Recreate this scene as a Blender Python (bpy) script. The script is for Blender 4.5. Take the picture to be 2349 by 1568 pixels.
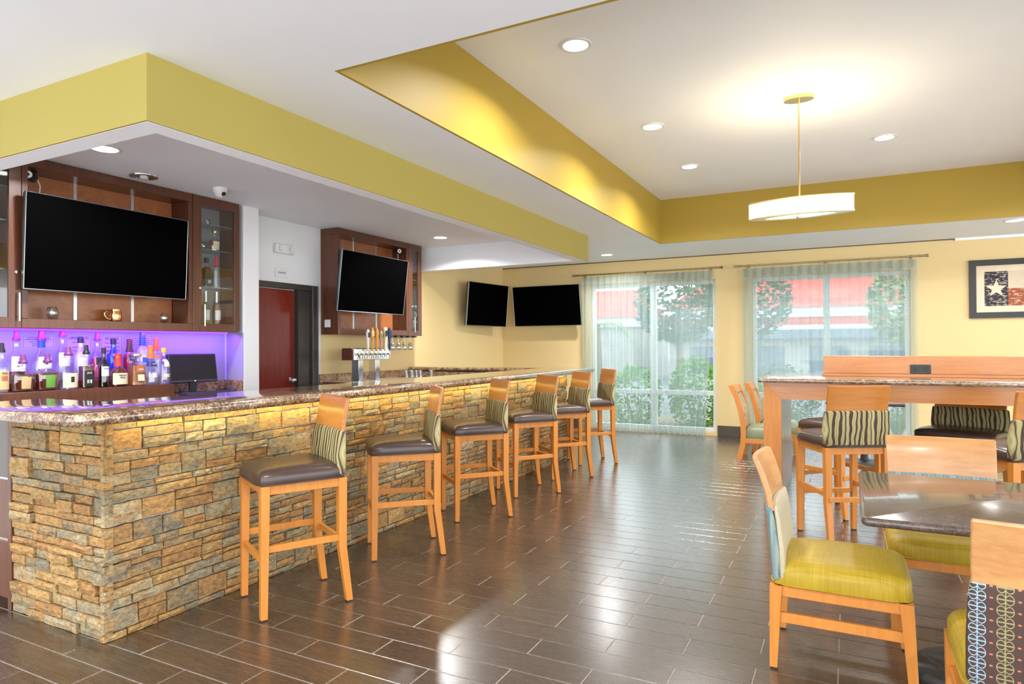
import bpy, bmesh, math, random
from math import sin, cos, pi, radians, atan2, hypot
from mathutils import Matrix, Vector, Euler

# ------------------------------------------------------------------ clear
for o in list(bpy.data.objects):
    bpy.data.objects.remove(o, do_unlink=True)
SC = bpy.context.scene
COL = SC.collection
RND = random.Random(11)

# ------------------------------------------------------------------ camera
F_PX, IMG_W, IMG_H = 1500.45, 2349, 1568
YAW, PITCH, ROLL = 0.47577817, 0.00663449, 0.00516893
CAM_Z = 1.40
cam_d = bpy.data.cameras.new('camera')
cam_d.sensor_fit = 'HORIZONTAL'
cam_d.sensor_width = 36.0
cam_d.lens = F_PX / IMG_W * 36.0
cam_d.clip_start = 0.05
cam = bpy.data.objects.new('camera', cam_d)
COL.objects.link(cam)
_R = Matrix.Rotation(YAW, 3, 'Z') @ Matrix.Rotation(PITCH, 3, 'X') @ Matrix.Rotation(ROLL, 3, 'Y')
_B = Matrix(((1, 0, 0), (0, 0, -1), (0, 1, 0)))          # blender cam (x right, y up, -z fwd) -> x right, y fwd, z up
cam.matrix_world = Matrix.Translation((0, 0, CAM_Z)) @ (_R @ _B).to_4x4()
SC.camera = cam

# ------------------------------------------------------------------ world, exposure
W = bpy.data.worlds.new('sky')
SC.world = W
W.use_nodes = True
W.node_tree.nodes['Background'].inputs[0].default_value = (0.90, 0.95, 1.0, 1)
W.node_tree.nodes['Background'].inputs[1].default_value = 3.2
SC.view_settings.view_transform = 'Standard'
SC.view_settings.look = 'None'
SC.view_settings.gamma = 1.0
SC.view_settings.use_curve_mapping = False
SC.view_settings.exposure = 0.76
SC.cycles.use_light_tree = False
SC.cycles.max_bounces = 8
SC.cycles.diffuse_bounces = 4
SC.cycles.glossy_bounces = 3
SC.cycles.transmission_bounces = 2
SC.cycles.transparent_max_bounces = 10
CAN_W = 26.0            # watts of each recessed lamp
PEND_W = 7.0

# ------------------------------------------------------------------ node materials
MATS = {}


class NT:
    def __init__(s, name):
        s.m = bpy.data.materials.new(name)
        s.m.use_nodes = True
        s.t = s.m.node_tree
        s.t.nodes.clear()
        s.out = s.t.nodes.new('ShaderNodeOutputMaterial')
        MATS[name] = s.m

    def n(s, typ, **kw):
        nd = s.t.nodes.new('ShaderNode' + typ)
        for k, v in kw.items():
            if k.startswith('_'):
                setattr(nd, k[1:], v)
            else:
                key = k.replace('__', ' ')
                if key.isdigit():
                    key = int(key)
                if hasattr(v, 'is_output'):
                    s.t.links.new(v, nd.inputs[key])
                else:
                    nd.inputs[key].default_value = v
        return nd

    def L(s, a, b):
        s.t.links.new(a, b)

    def coord(s, which='Object'):
        return s.n('TexCoord').outputs[which]

    def map(s, vec, scale=(1, 1, 1), rot=(0, 0, 0)):
        return s.n('Mapping', Vector=vec, Scale=scale, Rotation=rot).outputs[0]

    def math(s, op, a, b=0.0, c=0.0):
        nd = s.n('Math', _operation=op)
        for i, v in enumerate((a, b, c)):
            if hasattr(v, 'is_output'):
                s.L(v, nd.inputs[i])
            else:
                nd.inputs[i].default_value = v
        return nd.outputs[0]

    def ramp(s, fac, stops, interp='LINEAR'):
        nd = s.n('ValToRGB')
        r = nd.color_ramp
        r.interpolation = interp
        while len(r.elements) > len(stops):
            r.elements.remove(r.elements[-1])
        while len(r.elements) < len(stops):
            r.elements.new(0.5)
        for e, (p, c) in zip(r.elements, stops):
            e.position = p
            e.color = (c[0], c[1], c[2], 1)
        s.L(fac, nd.inputs[0])
        return nd.outputs[0]

    def mix(s, fac, a, b, blend='MIX'):
        nd = s.n('MixRGB', _blend_type=blend)
        for i, v in enumerate((fac, a, b)):
            if hasattr(v, 'is_output'):
                s.L(v, nd.inputs[i])
            elif i == 0:
                nd.inputs[0].default_value = v
            else:
                nd.inputs[i].default_value = (v[0], v[1], v[2], 1)
        return nd.outputs[0]

    def noise(s, vec, scale=5, detail=3, rough=0.5, dist=0.0):
        return s.n('TexNoise', Vector=vec, Scale=scale, Detail=detail, Roughness=rough, Distortion=dist).outputs['Fac']

    def bsdf(s, color, rough=0.5, metal=0.0, spec=0.5, bump=None, bstr=0.2, bdist=0.01, **kw):
        p = s.n('BsdfPrincipled')
        for key, v in (('Base Color', color), ('Roughness', rough), ('Metallic', metal), ('Specular IOR Level', spec)):
            if hasattr(v, 'is_output'):
                s.L(v, p.inputs[key])
            elif key == 'Base Color':
                p.inputs[key].default_value = (v[0], v[1], v[2], 1)
            else:
                p.inputs[key].default_value = v
        for k, v in kw.items():
            key = k.replace('__', ' ')
            if hasattr(v, 'is_output'):
                s.L(v, p.inputs[key])
            else:
                p.inputs[key].default_value = v
        if bump is not None:
            b = s.n('Bump', Height=bump, Strength=bstr, Distance=bdist)
            s.L(b.outputs[0], p.inputs['Normal'])
        return p

    def done(s, shader):
        s.L(shader.outputs[0] if not hasattr(shader, 'is_output') else shader, s.out.inputs[0])
        return s.m


def plain(name, c, rough=0.5, metal=0.0, spec=0.5, var=0.06, scale=6.0, bstr=0.0, **kw):
    t = NT(name)
    co = t.coord()
    f = t.noise(co, scale, 4)
    hi = [min(1, v * (1 + var)) for v in c]
    lo = [v * (1 - var) for v in c]
    colr = t.ramp(f, [(0.3, lo), (0.7, hi)])
    b = t.noise(co, scale * 18, 3) if bstr else None
    return t.done(t.bsdf(colr, rough, metal, spec, bump=b, bstr=bstr, **kw))


def paint(name, c, rough=0.6, tex=0.08):
    t = NT(name)
    co = t.coord()
    f = t.noise(co, 1.3, 1)
    colr = t.ramp(f, [(0.3, [v * 0.985 for v in c]), (0.7, [min(1, v * 1.015) for v in c])])
    return t.done(t.bsdf(colr, rough, 0, 0.3))


def wood(name, c_dark, c_light, rough=0.35, scale=(14, 14, 1.1), contrast=0.5, spec=0.5, coat=0.0):
    t = NT(name)
    co = t.coord()
    v = t.map(co, scale)
    f = t.noise(v, 3.0, 4, 0.6, 0.6)
    f2 = t.noise(t.map(co, (scale[0] * 5, scale[1] * 5, scale[2] * 2.2)), 5, 3)
    mixf = t.math('ADD', t.math('MULTIPLY', f, 0.75), t.math('MULTIPLY', f2, 0.25))
    lo = 0.5 - 0.22 / max(contrast, 0.05) * 0.5
    colr = t.ramp(mixf, [(max(0, lo), c_dark), (min(1, 1 - lo), c_light)])
    return t.done(t.bsdf(colr, rough, 0, spec, Coat__Weight=coat, Coat__Roughness=0.15))


def metal(name, c, rough=0.25):
    return plain(name, c, rough, 1.0, 0.5, 0.04, 3)


def emit(name, c, s):
    t = NT(name)
    e = t.n('Emission', Color=(c[0], c[1], c[2], 1), Strength=s)
    return t.done(e)


def thin_glass(name, tint, refl=0.06, rough=0.02, haze=0.0, hcol=(0.8, 0.8, 0.8)):
    t = NT(name)
    tr = t.n('BsdfTransparent', Color=(tint[0], tint[1], tint[2], 1))
    gl = t.n('BsdfGlossy', Color=(1, 1, 1, 1), Roughness=rough)
    lw = t.n('LayerWeight', Blend=0.35).outputs['Facing']
    fac = t.math('ADD', t.math('MULTIPLY', t.math('POWER', lw, 3.0), 0.6), refl)
    mx = t.n('MixShader', Fac=fac)
    base = tr
    if haze > 0:
        df = t.n('BsdfDiffuse', Color=(hcol[0], hcol[1], hcol[2], 1))
        m2 = t.n('MixShader', Fac=haze)
        t.L(tr.outputs[0], m2.inputs[1]); t.L(df.outputs[0], m2.inputs[2])
        base = m2
    t.L(base.outputs[0], mx.inputs[1]); t.L(gl.outputs[0], mx.inputs[2])
    return t.done(mx)


def granite(name, stops, scale=26, rough=0.12, stretch=(1, 1, 1), veins=True, coat=1.0):
    t = NT(name)
    co = t.map(t.coord(), stretch)
    wv = t.noise(co, scale * 0.5, 5, 0.65, 1.6)
    sp = t.n('TexVoronoi', Vector=co, Scale=scale * 4).outputs['Distance']
    f = t.math('ADD', t.math('MULTIPLY', wv, 0.8), t.math('MULTIPLY', sp, 0.3))
    colr = t.ramp(f, stops)
    if veins:
        vn = t.noise(co, scale * 0.9, 6, 0.7, 2.5)
        line = t.math('LESS_THAN', t.math('ABSOLUTE', t.math('SUBTRACT', vn, 0.5)), 0.022)
        colr = t.mix(t.math('MULTIPLY', line, 0.75), colr, (0.03, 0.018, 0.016))
    return t.done(t.bsdf(colr, rough + 0.1, 0, 0.5, Coat__Weight=coat, Coat__Roughness=max(0.02, rough * 0.4), Coat__IOR=1.6 if coat > 0.5 else 1.4))


# --- the surfaces
paint('white_paint', (0.90, 0.925, 0.95))
paint('grey_paint', (0.82, 0.82, 0.81))
paint('mustard_paint', (0.43, 0.345, 0.085), 0.5)
paint('warm_lit_mustard', (0.42, 0.285, 0.040), 0.5)  # mustard with the pendant's warm light mixed into the colour
paint('tan_paint', (0.80, 0.61, 0.295))
paint('lavender_panel', (0.55, 0.55, 0.60))
plain('baseboard_brown', (0.075, 0.058, 0.04), 0.45)
plain('grout', (0.30, 0.26, 0.21), 0.8, var=0.15, scale=40)


def tile_mat(name, rnd):
    t = NT(name)
    co = t.coord()
    if rnd == 'object':
        r = t.n('ObjectInfo').outputs['Random']
    else:
        r = t.n('NewGeometry').outputs['Random Per Island']
    off = t.n('CombineXYZ', X=t.math('MULTIPLY', r, 37.0), Y=t.math('MULTIPLY', r, 91.0), Z=0.0).outputs[0]
    v = t.n('VectorMath', _operation='ADD')
    t.L(co, v.inputs[0]); t.L(off, v.inputs[1])
    g = t.noise(t.map(v.outputs[0], (1.6, 22, 1)), 3.2, 4, 0.6, 0.4)
    g2 = t.noise(t.map(v.outputs[0], (6, 90, 1)), 3.0, 3)
    f = t.math('ADD', t.math('MULTIPLY', g, 0.7), t.math('MULTIPLY', g2, 0.3))
    c = t.ramp(f, [(0.30, (0.030, 0.018, 0.011)), (0.52, (0.052, 0.033, 0.021)), (0.75, (0.085, 0.057, 0.038))])
    c = t.mix(1.0, c, t.ramp(r, [(0, (0.86, 0.84, 0.82)), (1, (1.12, 1.10, 1.08))]), 'MULTIPLY')
    rough = t.math('ADD', 0.20, t.math('MULTIPLY', g2, 0.14))
    return t.done(t.bsdf(c, rough, 0, 0.7, Coat__Weight=0.6, Coat__Roughness=0.22, Coat__IOR=1.7))


tile_mat('floor_tile', 'object')
tile_mat('floor_tile_far', 'island')


def stone_mat(name, rnd):
    t = NT(name)
    co = t.coord()
    r = t.n('ObjectInfo').outputs['Random'] if rnd == 'object' else t.n('NewGeometry').outputs['Random Per Island']
    geo = t.n('NewGeometry').outputs['Position']
    base = t.ramp(r, [(0.0, (0.30, 0.25, 0.15)), (0.14, (0.46, 0.25, 0.085)), (0.28, (0.35, 0.185, 0.068)), (0.40, (0.42, 0.34, 0.20)),
                      (0.52, (0.22, 0.185, 0.125)), (0.64, (0.50, 0.31, 0.12)), (0.76, (0.33, 0.28, 0.18)), (0.88, (0.40, 0.20, 0.07)), (1.0, (0.25, 0.165, 0.10))], 'CONSTANT')
    n1 = t.noise(t.map(geo, (9, 9, 16)), 1.0, 4, 0.65, 0.8)
    n2 = t.noise(t.map(geo, (34, 34, 70)), 1.0, 4, 0.75, 0.5)
    c = t.mix(t.ramp(n1, [(0.42, (0, 0, 0)), (0.62, (0.75, 0.75, 0.75))]), base, (0.47, 0.27, 0.10))
    c = t.mix(t.ramp(n1, [(0.30, (0.6, 0.6, 0.6)), (0.44, (0, 0, 0))]), c, (0.33, 0.30, 0.20))
    c = t.mix(1.0, c, t.ramp(n2, [(0.30, (0.32, 0.315, 0.30)), (0.62, (0.96, 0.97, 0.96))]), 'MULTIPLY')
    h = t.math('ADD', n1, t.math('MULTIPLY', n2, 0.6))
    return t.done(t.bsdf(c, 0.78, 0, 0.3, bump=h, bstr=0.6, bdist=0.011))


stone_mat('ledger_stone', 'object')
stone_mat('ledger_stone_far', 'island')
plain('mortar', (0.50, 0.48, 0.45), 0.9, var=0.12, scale=30, bstr=0.3)
granite('bar_granite', [(0.34, (0.018, 0.010, 0.007)), (0.46, (0.13, 0.058, 0.030)), (0.57, (0.30, 0.175, 0.090)), (0.72, (0.52, 0.40, 0.25))], 22, 0.09)
granite('splash_granite', [(0.30, (0.025, 0.015, 0.01)), (0.46, (0.17, 0.09, 0.045)), (0.60, (0.42, 0.25, 0.11)), (0.78, (0.55, 0.42, 0.26))], 24, 0.15)
granite('table_granite', [(0.34, (0.03, 0.018, 0.015)), (0.47, (0.17, 0.10, 0.07)), (0.58, (0.34, 0.23, 0.14)), (0.74, (0.52, 0.40, 0.25))], 24, 0.10, (1, 1, 2))
granite('dark_granite', [(0.30, (0.030, 0.020, 0.016)), (0.55, (0.075, 0.050, 0.040)), (0.80, (0.17, 0.12, 0.09))], 60, 0.06, veins=False, coat=0.35)
wood('maple', (0.50, 0.172, 0.026), (0.62, 0.245, 0.046), 0.36, contrast=0.5, coat=0.08, spec=0.35)
wood('maple_panel', (0.38, 0.128, 0.020), (0.49, 0.190, 0.038), 0.28, (1.2, 12, 12), contrast=0.6, coat=0.2)
wood('maple_light', (0.44, 0.20, 0.065), (0.56, 0.29, 0.11), 0.30, (1.4, 9, 9), contrast=0.7, coat=0.3)
wood('walnut', (0.075, 0.022, 0.009), (0.140, 0.046, 0.018), 0.30, contrast=0.6, coat=0.2)
wood('walnut_panel', (0.30, 0.090, 0.028), (0.46, 0.165, 0.055), 0.30, (5, 5, 5), contrast=0.5, coat=0.15)
wood('maple_dark', (0.30, 0.12, 0.035), (0.40, 0.17, 0.055), 0.25, contrast=0.5, coat=0.3)
wood('mahogany', (0.17, 0.018, 0.010), (0.25, 0.034, 0.017), 0.22, (9, 9, 0.9), contrast=0.5, coat=0.1, spec=0.25)
plain('dark_frame', (0.045, 0.038, 0.032), 0.4)
plain('gate_grey', (0.10, 0.092, 0.082), 0.3)


def leather(name, c, rough=0.32):
    t = NT(name)
    co = t.coord()
    b = t.n('TexVoronoi', Vector=co, Scale=330).outputs['Distance']
    f = t.noise(co, 7, 3)
    colr = t.ramp(f, [(0.3, [v * 0.88 for v in c]), (0.7, [v * 1.1 for v in c])])
    return t.done(t.bsdf(colr, rough, 0, 0.5, bump=b, bstr=0.05, bdist=0.002))


leather('brown_leather', (0.060, 0.036, 0.028), 0.27)
leather('sage_leather', (0.20, 0.22, 0.12), 0.4)


def olive():
    t = NT('olive_satin')
    co = t.coord()
    a = t.noise(t.map(co, (260, 6, 6)), 1, 2)
    b = t.noise(t.map(co, (6, 260, 6)), 1, 2)
    f = t.math('MULTIPLY', t.math('ADD', a, b), 0.5)
    c = t.ramp(f, [(0.35, (0.31, 0.205, 0.011)), (0.65, (0.45, 0.305, 0.024))])
    return t.done(t.bsdf(c, 0.46, 0, 0.3, bump=f, bstr=0.08, bdist=0.002))


olive()


def stripes(name, cols, per_m=28.0, wob=0.018, wscale=9.0):
    """wavy upholstery stripes running up the back of a seat"""
    t = NT(name)
    co = t.coord()
    sep = t.n('SeparateXYZ', Vector=co)
    w1 = t.noise(t.map(co, (1.3, 0.4, 1.0)), wscale, 1.0, 0.4)
    x = t.math('ADD', sep.outputs['X'], t.math('MULTIPLY', sep.outputs['Y'], 0.5))
    x = t.math('ADD', x, t.math('MULTIPLY', t.math('SUBTRACT', w1, 0.5), wob * 2.4))
    s1 = t.math('SINE', t.math('MULTIPLY', x, per_m * 2 * pi))
    s2 = t.math('SINE', t.math('MULTIPLY', x, per_m * 0.618 * 2 * pi))
    f = t.math('ADD', t.math('MULTIPLY', t.math('ADD', t.math('MULTIPLY', s1, 0.75), t.math('MULTIPLY', s2, 0.45)), 0.42), 0.5)
    c = t.ramp(f, cols, 'CONSTANT')
    wv = t.noise(t.map(co, (500, 500, 500)), 1, 1)
    return t.done(t.bsdf(c, 0.75, 0, 0.25, bump=wv, bstr=0.15, bdist=0.002))


stripes('striped_fabric', [(0.0, (0.060, 0.036, 0.026)), (0.38, (0.17, 0.13, 0.085)), (0.46, (0.36, 0.31, 0.13)), (0.74, (0.43, 0.39, 0.20)), (0.86, (0.30, 0.255, 0.10))])
stripes('teal_fabric', [(0.0, (0.12, 0.21, 0.24)), (0.35, (0.21, 0.28, 0.27)), (0.62, (0.29, 0.32, 0.26)), (0.85, (0.10, 0.19, 0.23))], 55, 0.001, 3)
plain('cream_fabric', (0.46, 0.40, 0.26), 0.8, var=0.08, scale=120, bstr=0.1)


def damask():
    t = NT('damask_fabric')
    co = t.coord()
    v = t.n('TexVoronoi', Vector=co, Scale=26).outputs['Distance']
    c = t.ramp(v, [(0.2, (0.22, 0.13, 0.055)), (0.5, (0.42, 0.29, 0.17))])
    return t.done(t.bsdf(c, 0.7, 0, 0.3))


damask()


def leaf_chain():
    """brown cloth printed with upright chains of paired leaf loops in blue, olive and rust"""
    t = NT('leaf_fabric')
    co = t.coord()
    sep = t.n('SeparateXYZ', Vector=co)
    u = t.math('DIVIDE', t.math('ADD', sep.outputs['X'], 5.0), 0.066)
    col_i = t.math('FLOOR', u)
    fu = t.math('SUBTRACT', t.math('FRACT', u), 0.5)
    v = t.math('DIVIDE', t.math('ADD', sep.outputs['Z'], 5.0), 0.034)
    fv = t.math('SUBTRACT', t.math('FRACT', v), 0.5)
    au = t.math('ABSOLUTE', fu)
    ex = t.math('DIVIDE', t.math('SUBTRACT', au, 0.15), 0.17)
    ey = t.math('DIVIDE', fv, 0.46)
    d = t.math('SQRT', t.math('ADD', t.math('MULTIPLY', ex, ex), t.math('MULTIPLY', ey, ey)))
    ring = t.math('LESS_THAN', t.math('ABSOLUTE', t.math('SUBTRACT', d, 0.9)), 0.095)
    stem = t.math('LESS_THAN', au, 0.020)
    rib = t.math('MULTIPLY', t.math('LESS_THAN', t.math('ABSOLUTE', fv), 0.06), t.math('LESS_THAN', au, 0.30))
    dash = t.math('MULTIPLY', t.math('LESS_THAN', t.math('ABSOLUTE', fv), 0.07), t.math('GREATER_THAN', au, 0.44))
    ink = t.math('MAXIMUM', t.math('MAXIMUM', ring, stem), rib)
    k = t.math('DIVIDE', t.math('MODULO', col_i, 3.0), 3.0)
    inkc = t.ramp(k, [(0.0, (0.26, 0.37, 0.44)), (0.2, (0.27, 0.25, 0.11)), (0.5, (0.42, 0.14, 0.07))], 'CONSTANT')
    c = t.mix(ink, (0.070, 0.040, 0.032), inkc)
    c = t.mix(dash, c, (0.50, 0.17, 0.09))
    return t.done(t.bsdf(c, 0.8, 0, 0.2))


leaf_chain()
metal('chrome', (0.80, 0.80, 0.82), 0.12)
metal('brushed_steel', (0.62, 0.62, 0.64), 0.3)
metal('brass_rod', (0.42, 0.33, 0.19), 0.28)
metal('gold', (0.85, 0.62, 0.28), 0.25)
metal('copper', (0.80, 0.38, 0.16), 0.16)
metal('tv_bezel', (0.30, 0.34, 0.35), 0.4)
plain('screen_black', (0.0006, 0.0006, 0.0006), 0.5, spec=0.01, var=0.0)
plain('tv_back', (0.02, 0.02, 0.022), 0.5)
plain('monitor_screen', (0.016, 0.013, 0.013), 0.35, spec=0.2)
plain('black_plastic', (0.012, 0.012, 0.014), 0.4)
plain('keyboard_plastic', (0.030, 0.028, 0.045), 0.45)
plain('black_iron', (0.030, 0.032, 0.033), 0.5, var=0.25, scale=20, bstr=0.15)
plain('white_plastic', (0.80, 0.80, 0.79), 0.4)
plain('paper_white', (0.78, 0.77, 0.76), 0.8)
plain('notice_paper', (0.44, 0.44, 0.47), 0.8)
plain('ink', (0.05, 0.045, 0.07), 0.7)
plain('red_ink', (0.32, 0.10, 0.04), 0.6)
plain('window_frame_white', (0.78, 0.79, 0.78), 0.4)
thin_glass('window_glass', (0.93, 0.97, 0.97), 0.05)
thin_glass('cabinet_glass', (0.95, 0.97, 0.96), 0.05)
thin_glass('shelf_glass', (0.75, 0.86, 0.83), 0.14, haze=0.12, hcol=(0.7, 0.8, 0.78))
thin_glass('clear_glass', (0.93, 0.94, 0.94), 0.10)
thin_glass('drink_glass', (0.90, 0.91, 0.91), 0.13)
thin_glass('blue_glass', (0.05, 0.16, 0.80), 0.10, haze=0.35, hcol=(0.02, 0.12, 0.75))
thin_glass('frost_glass', (0.85, 0.87, 0.92), 0.12, haze=0.35, hcol=(0.8, 0.82, 0.9))
thin_glass('dark_glass', (0.10, 0.05, 0.03), 0.10, haze=0.5, hcol=(0.012, 0.008, 0.006))
thin_glass('green_glass', (0.50, 0.58, 0.20), 0.10, haze=0.3, hcol=(0.22, 0.24, 0.06))
LIQ = {'whiskey': (0.17, 0.030, 0.010), 'amber': (0.42, 0.15, 0.035), 'red': (0.45, 0.012, 0.04), 'magenta': (0.62, 0.015, 0.20),
       'blue': (0.01, 0.08, 0.62), 'rose': (0.55, 0.28, 0.16), 'wine': (0.46, 0.44, 0.16), 'clear': (0.75, 0.78, 0.85)}
for k, c in LIQ.items():
    thin_glass('liquid_' + k, [min(1, v * 1.6 + 0.02) for v in c], 0.03, haze=0.62 if k != 'clear' else 0.10, hcol=c)
for k, c in {'purple_cap': (0.16, 0.035, 0.15), 'red_wax': (0.55, 0.035, 0.025), 'orange_cap': (0.72, 0.16, 0.03), 'blue_cap': (0.02, 0.09, 0.50), 'yellow_cap': (0.62, 0.42, 0.06),
             'black_cap': (0.015, 0.012, 0.012), 'cream_label': (0.72, 0.63, 0.44), 'green_label': (0.13, 0.32, 0.05), 'white_label': (0.74, 0.73, 0.72), 'black_label': (0.012, 0.012, 0.012),
             'navy_label': (0.012, 0.025, 0.12), 'rust_label': (0.42, 0.12, 0.035), 'tan_label': (0.60, 0.42, 0.20), 'navy_plastic': (0.02, 0.035, 0.12), 'amber_plastic': (0.70, 0.30, 0.04),
             'pink_plastic': (0.62, 0.28, 0.20), 'brown_plastic': (0.10, 0.025, 0.015)}.items():
    plain(k, c, 0.45)
emit('lamp_glow', (1.0, 0.97, 0.90), 6.0)
emit('pendant_glow', (1.0, 0.86, 0.60), 2.4)
emit('warm_led', (1.0, 0.78, 0.22), 5.0)
emit('violet_led', (0.30, 0.06, 1.0), 1.5)

# ------------------------------------------------------------------ mesh helpers


class MB:
    def __init__(s):
        s.v = []; s.f = []; s.sm = []

    def add(s, vs, fs, smooth=False):
        o = len(s.v)
        s.v += [tuple(p) for p in vs]
        s.f += [tuple(i + o for i in f) for f in fs]
        s.sm += [smooth] * len(fs)
        return s

    def box(s, x, y, z, b=0.0):
        (x0, x1), (y0, y1), (z0, z1) = sorted(x), sorted(y), sorted(z)
        b = min(b, (x1 - x0) * 0.45, (y1 - y0) * 0.45, (z1 - z0) * 0.45)
        if b <= 0:
            vs = [(a, c, d) for a in (x0, x1) for c in (y0, y1) for d in (z0, z1)]
            fs = [(0, 1, 3, 2), (4, 6, 7, 5), (0, 4, 5, 1), (2, 3, 7, 6), (0, 2, 6, 4), (1, 5, 7, 3)]
            return s.add(vs, fs)
        vs = []; idx = {}
        for sx in (0, 1):
            for sy in (0, 1):
                for sz in (0, 1):
                    X, Y, Z = (x0, x1)[sx], (y0, y1)[sy], (z0, z1)[sz]
                    ix, iy, iz = X + (b if sx == 0 else -b), Y + (b if sy == 0 else -b), Z + (b if sz == 0 else -b)
                    for k, p in enumerate(((X, iy, iz), (ix, Y, iz), (ix, iy, Z))):
                        idx[(sx, sy, sz, k)] = len(vs); vs.append(p)
        fs = []
        for a in (0, 1):
            fs.append([idx[(a, p, q, 0)] for p, q in ((0, 0), (1, 0), (1, 1), (0, 1))])
            fs.append([idx[(p, a, q, 1)] for p, q in ((0, 0), (1, 0), (1, 1), (0, 1))])
            fs.append([idx[(p, q, a, 2)] for p, q in ((0, 0), (1, 0), (1, 1), (0, 1))])
        for p in (0, 1):
            for q in (0, 1):
                fs.append([idx[(p, q, 0, 0)], idx[(p, q, 1, 0)], idx[(p, q, 1, 1)], idx[(p, q, 0, 1)]])
                fs.append([idx[(p, 0, q, 0)], idx[(p, 1, q, 0)], idx[(p, 1, q, 2)], idx[(p, 0, q, 2)]])
                fs.append([idx[(0, p, q, 1)], idx[(1, p, q, 1)], idx[(1, p, q, 2)], idx[(0, p, q, 2)]])
        for p in (0, 1):
            for q in (0, 1):
                for r in (0, 1):
                    fs.append([idx[(p, q, r, k)] for k in range(3)])
        return s.add(vs, fs)

    def hexa(s, bot, top):
        """box with 4 bottom and 4 top corners (same winding)"""
        return s.add(list(bot) + list(top), [(3, 2, 1, 0), (4, 5, 6, 7)] + [(i, (i + 1) % 4, 4 + (i + 1) % 4, 4 + i) for i in range(4)])

    def lathe(s, prof, c=(0, 0, 0), seg=20, sup=2.0, dx=1.0, dy=1.0, caps=True):
        n = len(prof); vs = []
        for r, z in prof:
            for i in range(seg):
                a = 2 * pi * (i + 0.5) / seg
                ca, sa = cos(a), sin(a)
                k = (abs(ca) ** sup + abs(sa) ** sup) ** (-1 / sup)
                vs.append((c[0] + r * k * ca * dx, c[1] + r * k * sa * dy, c[2] + z))
        fs = [(j * seg + i, j * seg + (i + 1) % seg, (j + 1) * seg + (i + 1) % seg, (j + 1) * seg + i) for j in range(n - 1) for i in range(seg)]
        if caps:
            fs.append(tuple(range(seg - 1, -1, -1))); fs.append(tuple((n - 1) * seg + i for i in range(seg)))
        return s.add(vs, fs, True)

    def cyl(s, p0, p1, r0, r1=None, seg=14):
        r1 = r0 if r1 is None else r1
        return s.tube([p0, p1], [r0, r1], seg)

    def tube(s, pts, r, seg=10):
        pts = [Vector(p) for p in pts]
        rs = r if isinstance(r, (list, tuple)) else [r] * len(pts)
        vs = []; up = None
        for i, p in enumerate(pts):
            d = (pts[min(i + 1, len(pts) - 1)] - pts[max(i - 1, 0)]).normalized()
            if up is None:
                up = d.orthogonal().normalized()
            up = (up - d * up.dot(d)).normalized()
            w = d.cross(up)
            for k in range(seg):
                a = 2 * pi * k / seg
                vs.append(p + (up * cos(a) + w * sin(a)) * rs[i])
        n = len(pts)
        fs = [(j * seg + i, j * seg + (i + 1) % seg, (j + 1) * seg + (i + 1) % seg, (j + 1) * seg + i) for j in range(n - 1) for i in range(seg)]
        fs += [tuple(range(seg - 1, -1, -1)), tuple((n - 1) * seg + i for i in range(seg))]
        return s.add(vs, fs, True)

    def prism(s, poly, a, b, axis='z'):
        n = len(poly)

        def P(u, v, w):
            return {'z': (u, v, w), 'y': (u, w, v), 'x': (w, u, v)}[axis]
        vs = [P(u, v, a) for u, v in poly] + [P(u, v, b) for u, v in poly]
        fs = [tuple(range(n)), tuple(range(2 * n - 1, n - 1, -1))] + [(i, (i + 1) % n, n + (i + 1) % n, n + i) for i in range(n)]
        return s.add(vs, fs)

    def grid(s, fn, nu, nv, smooth=True):
        vs = [fn(i / nu, j / nv) for j in range(nv + 1) for i in range(nu + 1)]
        fs = [(j * (nu + 1) + i, j * (nu + 1) + i + 1, (j + 1) * (nu + 1) + i + 1, (j + 1) * (nu + 1) + i) for j in range(nv) for i in range(nu)]
        return s.add(vs, fs, smooth)

    def slab(s, fn, nu, nv, th, smooth=True):
        """curved sheet fn(u,v)->(point, normal) with thickness"""
        A = [fn(i / nu, j / nv) for j in range(nv + 1) for i in range(nu + 1)]
        vs = [Vector(p) for p, n in A] + [Vector(p) + Vector(n) * th for p, n in A]
        N = (nu + 1) * (nv + 1)
        fs = []
        for j in range(nv):
            for i in range(nu):
                a = j * (nu + 1) + i
                q = (a, a + 1, a + nu + 2, a + nu + 1)
                fs.append(q[::-1]); fs.append(tuple(k + N for k in q))
        ring = [i for i in range(nu + 1)] + [j * (nu + 1) + nu for j in range(1, nv + 1)] + [nv * (nu + 1) + i for i in range(nu - 1, -1, -1)] + [j * (nu + 1) for j in range(nv - 1, 0, -1)]
        for k in range(len(ring)):
            a, b = ring[k], ring[(k + 1) % len(ring)]
            fs.append((a, b, b + N, a + N))
        return s.add(vs, fs, smooth)

    def mesh(s, name, mat, ang=35):
        me = bpy.data.meshes.new(name)
        me.from_pydata(s.v, [], s.f)
        bm = bmesh.new(); bm.from_mesh(me)
        bmesh.ops.recalc_face_normals(bm, faces=bm.faces)
        bm.to_mesh(me); bm.free()
        if any(s.sm):
            me.shade_smooth()
            me.set_sharp_from_angle(angle=radians(ang))
        me.materials.append(MATS[mat])
        return me

    def build(s, name, mat, parent=None, ang=35):
        return link(name, s.mesh(name, mat, ang), parent)


def link(name, data, parent=None, loc=None):
    o = bpy.data.objects.new(name, data)
    COL.objects.link(o)
    if parent is not None:
        o.parent = parent
    if loc is not None:
        o.location = loc
    return o


def tag(o, label, cat, group=None):
    o['label'] = label; o['category'] = cat
    if group:
        o['group'] = group
    return o


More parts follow.
